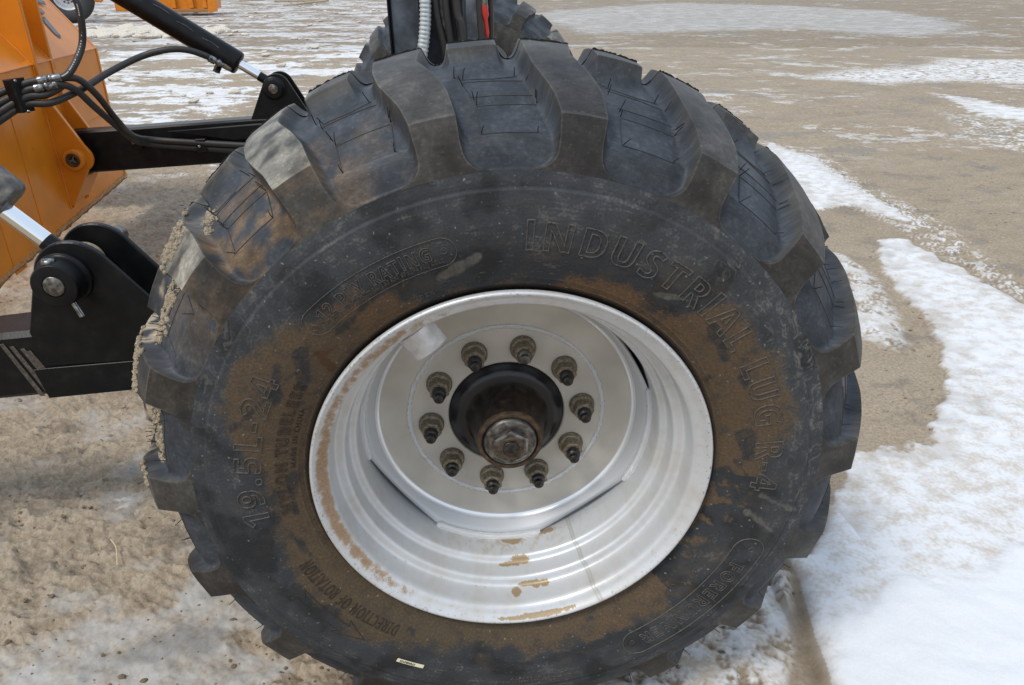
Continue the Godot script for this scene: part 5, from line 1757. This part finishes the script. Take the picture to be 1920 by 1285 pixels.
func hopper(m: Node3D) -> void:
	var y0 := AH
	var body := base("hopper", Vector3.ZERO, m)
	# wall: x about -2.09, from near (left of the picture) to its far end; above the fold it leans back
	var xn := -1.98
	var xf := -2.10
	var zn := -1.2
	var zf := -3.70
	var lean := -0.7805
	var fold := y0 + 0.342
	var b := MB.new()
	var wall := [[Vector3(xn, fold, zn), Vector3(xf, fold, zf), Vector3(xf, y0 - 0.385, zf), Vector3(xn, y0 - 0.47, zn)]]
	slab(b, wall[0], 0.012, Vector3(1, 0, 0))
	part("wall_panel", b.mesh(), body, mats.orange)
	b = MB.new()
	var rise := 0.75
	slab(b, [Vector3(xn + 0.001, fold, zn), Vector3(xn + lean * rise, fold + rise, zn), Vector3(xf + lean * rise, fold + rise, zf), Vector3(xf + 0.001, fold, zf)], 0.012, Vector3(1, 1, 0))
	part("sloped_panel", b.mesh(), body, mats.orange)
	# weld along the fold
	var path := PackedVector3Array()
	var rad := []
	for k in 61:
		var t := k / 60.0
		path.append(Vector3(lerpf(xn, xf, t) + 0.002, fold + 0.0012 * n_b.get_noise_2d(k * 0.8, 1.0), lerpf(zn, zf, t)))
		rad.append(0.005 + 0.0016 * n_c.get_noise_2d(k * 1.7, 4.0))
	b = MB.new()
	tube(b, path, rad, 7)
	part("fold_weld", b.mesh(), body, mats.orange)
	# welds where the ribs meet the wall and the slope
	for zz in [-2.902, -2.930, -3.102, -3.130]:
		path = PackedVector3Array()
		rad = []
		var xw := lerpf(xn, xf, (zz - zn) / (zf - zn))
		for k in 56:
			var t := k / 55.0
			var y := lerpf(y0 - 0.36, fold + 0.5, t)
			path.append(Vector3(xw + (maxf(0.0, y - fold) * lean) + 0.002, y, zz + 0.0008 * n_b.get_noise_2d(k * 0.9, zz * 50.0)))
			rad.append(0.0045 + 0.0014 * n_c.get_noise_2d(k * 1.6, zz * 90.0))
		b = MB.new()
		tube(b, path, rad, 6)
		part("rib_weld", b.mesh(), body, mats.orange)
	# horizontal seam and an upright flat bar on the wall
	b = MB.new()
	slab(b, [Vector3(-2.078, y0 - 0.005, -3.15), Vector3(-2.093, y0 - 0.005, -3.62), Vector3(-2.093, y0 - 0.012, -3.62), Vector3(-2.078, y0 - 0.012, -3.15)], 0.003, Vector3(1, 0, 0), 0.004)
	part("seam_weld", b.mesh(), body, mats.orange)
	for s in [[-2.62, 0.20, -0.44], [-2.28, 0.06, -0.46]]:
		b = MB.new()
		var x: float = lerpf(xn, xf, (s[0] - zn) / (zf - zn))
		slab(b, [Vector3(x, y0 + s[1], s[0] + 0.05), Vector3(x - 0.002, y0 + s[1], s[0] - 0.05), Vector3(x - 0.002, y0 + s[2], s[0] - 0.05), Vector3(x, y0 + s[2], s[0] + 0.05)], 0.003, Vector3(1, 0, 0), 0.005)
		part("flat_bar", b.mesh(), body, mats.orange)
	# end plate closing the far end
	b = MB.new()
	prism(b, pv([xf + 0.004, y0 - 0.385, xf + 0.004, fold, xf + lean * rise, fold + rise, -3.2, fold + rise, -3.2, y0 - 0.385]), zf - 0.001, zf - 0.021, 0.002)
	part("end_plate", b.mesh(), body, mats.orange)
	# ragged lower edge with dried mud
	b = MB.new()
	var rows := []
	for i in 7:
		var row := PackedVector3Array()
		for k in 90:
			var t := k / 89.0
			var a := TAU * i / 6.0
			var w := 0.017 + 0.009 * n_b.get_noise_2d(k * 0.6, i * 2.0)
			row.append(Vector3(lerpf(xn, xf, t) - 0.004 + cos(a) * w * 0.8, lerpf(y0 - 0.47, y0 - 0.388, t) + sin(a) * w, lerpf(zn, zf - 0.02, t)))
		rows.append(row)
	b.grid(rows, false, Vector3(1, 0, 0))
	part("cutting_edge", b.mesh(), body, mats.orange_dirty)
	# two clevis ribs with the pivot of the far arm between them
	var rib := pv([-2.95, y0 + 0.95, -2.55, y0 + 0.95, -2.045, y0 + 0.62, -2.045, y0 + 0.295, -2.028, y0 + 0.172, -1.922, y0 - 0.040])
	var rr := rounded(Vector2(-1.962, y0 - 0.102), 0.068, 40.0, -62.0, 12)
	for i in range(0, rr.size(), 2): rib.append(Vector2(rr[i], rr[i + 1]))
	for p in [Vector2(-2.045, y0 - 0.345), Vector2(-2.30, y0 - 0.37), Vector2(-2.30, y0 + 0.3)]: rib.append(p)
	rib[0] = Vector2(-2.50, y0 + 0.95)
	rib[1] = Vector2(-2.045, y0 + 0.95)
	for z in [-2.905, -3.105]:
		if z < -3.0:
			for i in rib.size(): rib[i].x -= 0.022
		part("clevis_rib", plate(rib, z, z - 0.022, 0.003), body, mats.orange)
	b = MB.new()
	slab(b, [Vector3(-2.045, y0 - 0.33, -2.93), Vector3(-2.045, y0 - 0.33, -3.105), Vector3(-1.965, y0 - 0.205, -3.105), Vector3(-1.965, y0 - 0.205, -2.93)], 0.012, Vector3(1, -0.5, 0))
	part("rib_web", b.mesh(), body, mats.orange)
	b = MB.new()
	b.xf = Transform3D(Basis(), Vector3(-1.975, y0 - 0.104, -2.905))
	lathe(b, PackedVector2Array([Vector2(0.034, 0.034), Vector2(0.048, 0.034), Vector2(0.052, 0.030), Vector2(0.052, 0.0)]), 36, Vector3(0, 0, 1))
	part("pivot_boss", b.mesh(), body, mats.orange)
	b = MB.new()
	b.xf = Transform3D(Basis(), Vector3(-1.975, y0 - 0.104, -2.905))
	lathe(b, PackedVector2Array([Vector2(0.0, 0.026), Vector2(0.020, 0.026), Vector2(0.022, 0.040), Vector2(0.031, 0.041), Vector2(0.0345, 0.036), Vector2(0.0345, -0.2)]), 32, Vector3(0, 0, 1))
	part("pivot_pin", b.mesh(), body, mats.rust)
	b = MB.new()
	b.xf = Transform3D(Basis(), Vector3(-1.975, y0 - 0.104, -2.872))
	for k in 3:
		var a := TAU * k / 3.0 + 0.3
		b.quad(ring_point(0.003, a - 1.4, 0.0), ring_point(0.019, a - 0.16, 0.0), ring_point(0.019, a + 0.16, 0.0), ring_point(0.003, a + 1.4, 0.0), Vector3(0, 0, 1))
	part("pin_mark", b.mesh(), body, mats.nut)
	# gusset where the ledge meets the near rib
	b = MB.new()
	slab(b, [Vector3(-2.052, fold + 0.001, -2.10), Vector3(-2.052, fold + 0.001, -2.90), Vector3(-2.30, fold + 0.20, -2.90), Vector3(-2.30, fold + 0.20, -2.10)], 0.008, Vector3(1, 1, 0))
	part("ledge_plate", b.mesh(), body, mats.orange)
	# what shows of the big grey lettering on the slope
	var marks := [[-2.325, -3.50, -2.285, -3.62, -2.268, -3.60, -2.300, -3.50], [-2.262, -3.52, -2.245, -3.515, -2.238, -3.475, -2.262, -3.47], [-2.232, -3.47, -2.205, -3.46, -2.160, -3.44, -2.150, -3.415, -2.165, -3.395, -2.215, -3.41, -2.232, -3.44]]
	for mk in marks:
		for pass_ in 2:
			b = MB.new()
			var mid := Vector2.ZERO
			var cnt: int = mk.size() / 2
			var poly := PackedVector2Array()
			for i in cnt: poly.append(Vector2(mk[2 * i], mk[2 * i + 1]))
			for q in poly: mid += q / cnt
			var nrm := Vector3(-1.0 / lean, 1.0, 0.0).normalized()
			var gl := PackedVector3Array()
			for q in poly:
				var w := q if pass_ == 0 else q.lerp(mid, 0.22)
				gl.append(Vector3(w.x, fold + (w.x - xf) / lean, w.y) + nrm * (0.012 + 0.003 + 0.001 * pass_))
			var tr := Geometry2D.triangulate_polygon(poly)
			for i in range(0, tr.size(), 3):
				b.tri(gl[tr[i]], gl[tr[i + 1]], gl[tr[i + 2]], nrm)
			part("decal_letter", b.mesh(), body, mats.decal_edge if pass_ == 0 else mats.decal)

func slab(b: MB, q: Array, thick: float, out: Vector3, proud := 0.0) -> void:      # four corners of the outer face, thickness inwards
	var nrm: Vector3 = (q[1] - q[0]).cross(q[3] - q[0]).normalized()
	if nrm.dot(out) < 0.0: nrm = -nrm
	var o := []
	var i := []
	for p in q:
		o.append(p + nrm * proud)
		i.append(p + nrm * (proud - thick))
	b.quad(o[0], o[1], o[2], o[3], nrm)
	b.quad(i[0], i[1], i[2], i[3], -nrm)
	var mid: Vector3 = (q[0] + q[1] + q[2] + q[3]) * 0.25
	for k in 4:
		var j := (k + 1) % 4
		b.quad(o[k], o[j], i[j], i[k], (o[k] + o[j]) * 0.5 - mid)

func hoses(m: Node3D) -> void:
	var bundle := base("hose_bundle", Vector3.ZERO, m)
	var b := MB.new()
	box(b, Vector3(0.050, 0.135, 0.07), Transform3D(Basis.from_euler(Vector3(0, -0.35, 0.10)), Vector3(-1.895, 0.888, -2.406)), 0.005)
	part("clamp_block", b.mesh(), bundle, mats.black)
	for s in [[-1.876, 0.950], [-1.856, 0.828]]:
		b = MB.new()
		b.xf = Transform3D(Basis(), Vector3(s[0], s[1], -2.372))
		lathe(b, PackedVector2Array([Vector2(0.0, 0.006), Vector2(0.006, 0.005), Vector2(0.007, 0.0)]), 12, Vector3(0, 0, 1))
		part("block_bolt", b.mesh(), bundle, mats.zinc)
	var r := 0.0150
	var runs := [
		# from the block: two pass through crimped joints, one bends up, two go down to the arm, one arches to the cylinder
		[[-2.111, 0.812, -2.294], [-1.983, 0.890, -2.386], [-1.869, 0.931, -2.420], [-1.806, 0.944, -2.430], [-1.726, 0.952, -2.452], [-1.690, 0.985, -2.490], [-1.655, 1.075, -2.553], [-1.634, 1.185, -2.553], [-1.643, 1.267, -2.553], [-1.716, 1.417, -2.572]],
		[[-1.735, 0.949, -2.470], [-1.690, 0.935, -2.520], [-1.655, 0.860, -2.580], [-1.676, 0.725, -2.764], [-1.637, 0.635, -2.817], [-1.600, 0.592, -2.945], [-1.385, 0.574, -2.945], [-1.170, 0.558, -2.945], [-0.900, 0.540, -2.950]],
		[[-2.111, 0.780, -2.270], [-1.992, 0.850, -2.367], [-1.872, 0.902, -2.410], [-1.826, 0.914, -2.420], [-1.744, 0.926, -2.442], [-1.705, 0.895, -2.500], [-1.679, 0.810, -2.581], [-1.690, 0.690, -2.783], [-1.642, 0.615, -2.827], [-1.600, 0.565, -2.955], [-1.385, 0.545, -2.955], [-1.170, 0.528, -2.955], [-0.900, 0.510, -2.960]],
		[[-2.111, 0.715, -2.267], [-1.992, 0.785, -2.349], [-1.879, 0.850, -2.400], [-1.784, 0.854, -2.430], [-1.700, 0.893, -2.560], [-1.640, 0.940, -2.715], [-1.545, 0.990, -2.860], [-1.430, 1.018, -2.885], [-1.345, 1.015, -2.920], [-1.275, 0.985, -2.960], [-1.252, 0.967, -2.975]],
		[[-2.111, 0.748, -2.268], [-1.990, 0.815, -2.352], [-1.873, 0.878, -2.400], [-1.800, 0.886, -2.425], [-1.752, 0.908, -2.455], [-1.735, 0.925, -2.480]],
	]
	for k in runs.size():
		var pts := []
		for p in runs[k]: pts.append(Vector3(p[0], p[1], p[2]))
		part("hydraulic_hose", tube_mesh(smooth_path(pts, 8), r, 14), bundle, mats.hose)
	for f in [[Vector3(-1.815, 0.942, -2.428), Vector3(-1.727, 0.952, -2.452)], [Vector3(-1.832, 0.9125, -2.418), Vector3(-1.746, 0.9255, -2.442)]]:
		part("crimped_fitting", bar_mesh(f[0], f[1], [Vector2(0, 0.017), Vector2(0.05, 0.0195), Vector2(0.38, 0.0195), Vector2(0.42, 0.015), Vector2(0.47, 0.015), Vector2(0.50, 0.0215), Vector2(0.60, 0.0215), Vector2(0.63, 0.0165), Vector2(0.67, 0.0195), Vector2(0.97, 0.0195), Vector2(1.0, 0.017)], 16), bundle, mats.zinc)
	part("crimped_fitting", bar_mesh(Vector3(-1.262, 0.975, -2.970), Vector3(-1.205, 0.935, -3.000), [Vector2(0, 0.0165), Vector2(0.06, 0.019), Vector2(0.42, 0.019), Vector2(0.46, 0.013), Vector2(0.55, 0.013), Vector2(0.58, 0.019), Vector2(0.75, 0.019), Vector2(0.79, 0.014), Vector2(1.0, 0.014)], 16), bundle, mats.zinc)
	part("elbow_fitting", tube_mesh(smooth_path([Vector3(-1.210, 0.938, -2.998), Vector3(-1.182, 0.920, -3.010), Vector3(-1.172, 0.936, -3.022), Vector3(-1.178, 0.958, -3.030)], 5), 0.0135, 12), bundle, mats.nut)
	# pale print running along the hoses
	for k in 34:
		var t := k / 33.0
		var a := Vector3(-1.745, 1.20, -2.80).lerp(Vector3(-1.74, 1.06, -2.80), t)
		var pts := []
		for p in runs[0]: pts.append(Vector3(p[0], p[1], p[2]))
		var path := smooth_path(pts, 8)
		var i := int(lerpf(33.0, 60.0, t))
		if k % 7 == 6: continue
		var dir := (path[i + 1] - path[i]).normalized()
		b = MB.new()
		box(b, Vector3(0.006, 0.0036, 0.0012), Transform3D(), 0.0002)
		var o := part("hose_print", b.mesh(), bundle, mats.print)
		var fr := fmod(lerpf(33.0, 60.0, t), 1.0)
		var side := dir.cross(Vector3(0.15, 0.35, 1.0)).normalized()
		o.transform = Transform3D(Basis(dir, -side, dir.cross(-side)).orthonormalized(), path[i].lerp(path[i + 1], fr) + Vector3(0.15, 0.35, 1.0).normalized() * (r + 0.0002))

func mast(m: Node3D) -> void:
	var o := base("centre_mast", Vector3.ZERO, m)
	var z := -1.75
	var b := MB.new()
	prism(b, pv([-0.292, 1.75, -0.188, 1.75, -0.168, 0.30, -0.262, 0.30]), z, z - 0.14, 0.006)
	part("mast_post", b.mesh(), o, mats.slate)
	b = MB.new()
	prism(b, pv([-0.300, 1.75, -0.2935, 1.75, -0.2640, 0.30, -0.2710, 0.30]), z + 0.010, z - 0.16, 0.002)
	part("post_edge", b.mesh(), o, mats.black)
	b = MB.new()
	prism(b, pv([-0.047, 1.75, 0.008, 1.75, 0.030, 0.30, -0.010, 0.30]), z + 0.02, z - 0.10, 0.006)
	part("mast_post", b.mesh(), o, mats.slate_light)
	b = MB.new()
	prism(b, pv([-0.186, 1.75, -0.048, 1.75, -0.012, 0.30, -0.166, 0.30]), z - 0.10, z - 0.13, 0.003)
	part("back_plate", b.mesh(), o, mats.slate)
	b = MB.new()
	prism(b, pv([-0.094, 1.75, -0.062, 1.75, -0.040, 0.9, -0.052, 0.9]), z - 0.03, z - 0.06, 0.003)
	part("brace_bar", b.mesh(), o, mats.slate_light)
	# corrugated conduit
	b = MB.new()
	var path := PackedVector3Array()
	var rad := []
	for k in 220:
		var y := 1.70 - k * 0.0045
		path.append(Vector3(-0.158 + (1.27 - y) * -0.14 * clampf(1.27 - y, 0.0, 0.2) / 0.2 - 0.004, y, z + 0.045))
		rad.append(0.0205 if k % 3 == 0 else 0.0175)
	tube(b, path, rad, 16)
	part("flexible_conduit", b.mesh(), o, mats.galv)
	for s in [[-0.130, -0.100, 0.013, 0.030], [-0.112, -0.092, 0.014, 0.015], [-0.095, -0.078, 0.013, 0.036], [-0.078, -0.066, 0.011, 0.0]]:
		part("hydraulic_hose", tube_mesh(smooth_path([Vector3(s[0] - 0.02, 1.75, z + s[3]), Vector3(s[0], 1.27, z + s[3]), Vector3(s[1] + 0.004, 1.05, z + s[3] - 0.01), Vector3(s[1] + 0.02, 0.5, z + s[3])], 6), s[2], 10), o, mats.hose if s[3] != 0.015 else mats.black_dust)
	part("hydraulic_hose", tube_mesh(smooth_path([Vector3(-0.075, 1.75, z + 0.045), Vector3(-0.060, 1.27, z + 0.045), Vector3(-0.040, 1.17, z + 0.050), Vector3(-0.034, 0.8, z + 0.045)], 6), 0.014, 10), o, mats.hose)
	part("hydraulic_hose", tube_mesh(smooth_path([Vector3(0.002, 1.75, z + 0.040), Vector3(0.014, 1.27, z + 0.040), Vector3(0.022, 1.10, z + 0.040), Vector3(0.03, 0.7, z + 0.03)], 6), 0.010, 10), o, mats.hose)
	part("beige_cable", tube_mesh(smooth_path([Vector3(0.018, 1.75, z + 0.03), Vector3(0.026, 1.32, z + 0.03), Vector3(0.030, 1.245, z + 0.03)], 6), 0.0105, 10), o, mats.beige)
	part("beige_cable", tube_mesh(smooth_path([Vector3(0.030, 1.75, z + 0.02), Vector3(0.036, 1.32, z + 0.02), Vector3(0.040, 1.245, z + 0.02)], 6), 0.007, 8), o, mats.beige)
	part("red_sleeve", bar_mesh(Vector3(0.030, 1.255, z + 0.032), Vector3(0.043, 1.155, z + 0.032), [Vector2(0, 0.0135), Vector2(0.3, 0.014), Vector2(0.42, 0.008), Vector2(0.85, 0.007), Vector2(1.0, 0.003)], 12), o, mats.red)
	part("black_cable", tube_mesh(smooth_path([Vector3(0.052, 1.75, z + 0.0), Vector3(0.054, 1.27, z + 0.0), Vector3(0.056, 0.7, z + 0.0)], 5), 0.011, 8), o, mats.hose)

# ------------------------------------------------------------------ the yard behind
func build_background() -> void:
	var o := base("parked_scraper", Vector3(-10.44, 0.0, -22.1), self, 0.28)
	tag(o, "second orange machine parked far back in the yard behind the hopper", "scraper")
	var b := MB.new()
	lathe(b, PackedVector2Array([Vector2(0.33, 0.0), Vector2(0.36, 0.03), Vector2(0.44, 0.055), Vector2(0.53, 0.05), Vector2(0.60, 0.02), Vector2(0.64, -0.04), Vector2(0.655, -0.12), Vector2(0.658, -0.20), Vector2(0.655, -0.28), Vector2(0.64, -0.36), Vector2(0.60, -0.42), Vector2(0.45, -0.45), Vector2(0.33, -0.40)]), 64, Vector3(0, 0, 1))
	var t := part("tyre", b.mesh(), o, mats.far_rubber, Vector3(0, 0.64, 0))
	b = MB.new()
	lathe(b, PackedVector2Array([Vector2(0.335, -0.002), Vector2(0.335, 0.008), Vector2(0.32, 0.010), Vector2(0.305, -0.02), Vector2(0.28, -0.07), Vector2(0.265, -0.12), Vector2(0.24, -0.14), Vector2(0.0, -0.14)]), 48, Vector3(0, 0, 1))
	var rim := part("wheel_rim", b.mesh(), o, mats.silver, Vector3(0, 0.64, 0))
	part("hub", lathe_mesh(PackedVector2Array([Vector2(0.0, -0.04), Vector2(0.06, -0.045), Vector2(0.075, -0.08), Vector2(0.10, -0.135), Vector2(0.11, -0.15)]), 24, Vector3(0, 0, 1)), rim, mats.hub_black)
	var nut := rod_mesh(Vector3(0, 0, 0), Vector3(0, 0, 0.05), 0.022, 8)
	for k in 10:
		part("lug_nut", nut, rim, mats.stud, ring_point(0.15, TAU * k / 10.0, -0.14))
	b = MB.new()
	box(b, Vector3(0.20, 0.18, 2.6), Transform3D(Basis(), Vector3(0.0, 0.64, -1.5)), 0.01)
	part("axle_beam", b.mesh(), o, mats.black)
	b = MB.new()
	box(b, Vector3(1.0, 0.42, 0.5), Transform3D(Basis(), Vector3(1.62, 0.46, -0.45)), 0.02)
	part("drawbar_box", b.mesh(), o, mats.orange)
	b = MB.new()
	box(b, Vector3(3.4, 0.22, 0.20), Transform3D(Basis(), Vector3(1.6, 0.80, -0.55)), 0.02)
	part("frame_beam", b.mesh(), o, mats.black)
	b = MB.new()
	prism(b, pv([0.55, 0.52, 0.80, 0.48, 0.95, 0.62, 0.72, 0.78]), -0.10, -0.30, 0.02)
	part("hitch_plate", b.mesh(), o, mats.orange)
	# its hopper, low on the ground, ribs towards us
	var h := base("hopper", Vector3(2.2, 0.0, -3.0), o, -0.28)
	b = MB.new()
	prism(b, pv([-0.35, 0.16, 1.52, 0.16, 1.60, 0.95, -0.35, 0.95]), 0.0, -1.1, 0.01)
	part("wall_panel", b.mesh(), h, mats.orange)
	for x in [-0.30, 0.38, 0.92, 1.34]:
		b = MB.new()
		box(b, Vector3(0.14, 0.72, 0.10), Transform3D(Basis(), Vector3(x, 0.56, 0.05)), 0.01)
		part("rib", b.mesh(), h, mats.orange)
	b = MB.new()
	box(b, Vector3(1.9, 0.10, 0.14), Transform3D(Basis(), Vector3(0.60, 0.13, 0.06)), 0.012)
	part("cutting_edge", b.mesh(), h, mats.orange_dirty)
	b = MB.new()
	prism(b, pv([1.42, 0.08, 1.72, 0.10, 1.74, 0.95, 1.50, 0.95]), 0.14, 0.10, 0.01)
	part("end_plate", b.mesh(), h, mats.orange)
	# broken timber beyond it
	var names := ["longest pale weathered plank lying flat on the far snow", "short grey plank leaning on the far timber heap", "narrow tan plank lying at the right of the far timber heap"]
	var spots := [[Vector3(-6.2, 0.10, -33.5), 0.25, 2.2, 0.16], [Vector3(-8.1, 0.16, -33.0), -0.5, 1.2, 0.2], [Vector3(-5.9, 0.06, -32.4), 0.15, 1.7, 0.1]]
	for k in 3:
		b = MB.new()
		var s: Array = spots[k]
		box(b, Vector3(s[2], 0.07, s[3]), Transform3D(Basis.from_euler(Vector3(0.1 * k, s[1], 0.05 * k)), Vector3.ZERO), 0.008)
		tag(part("timber_plank", b.mesh(), self, mats.wood, s[0]), names[k], "plank")
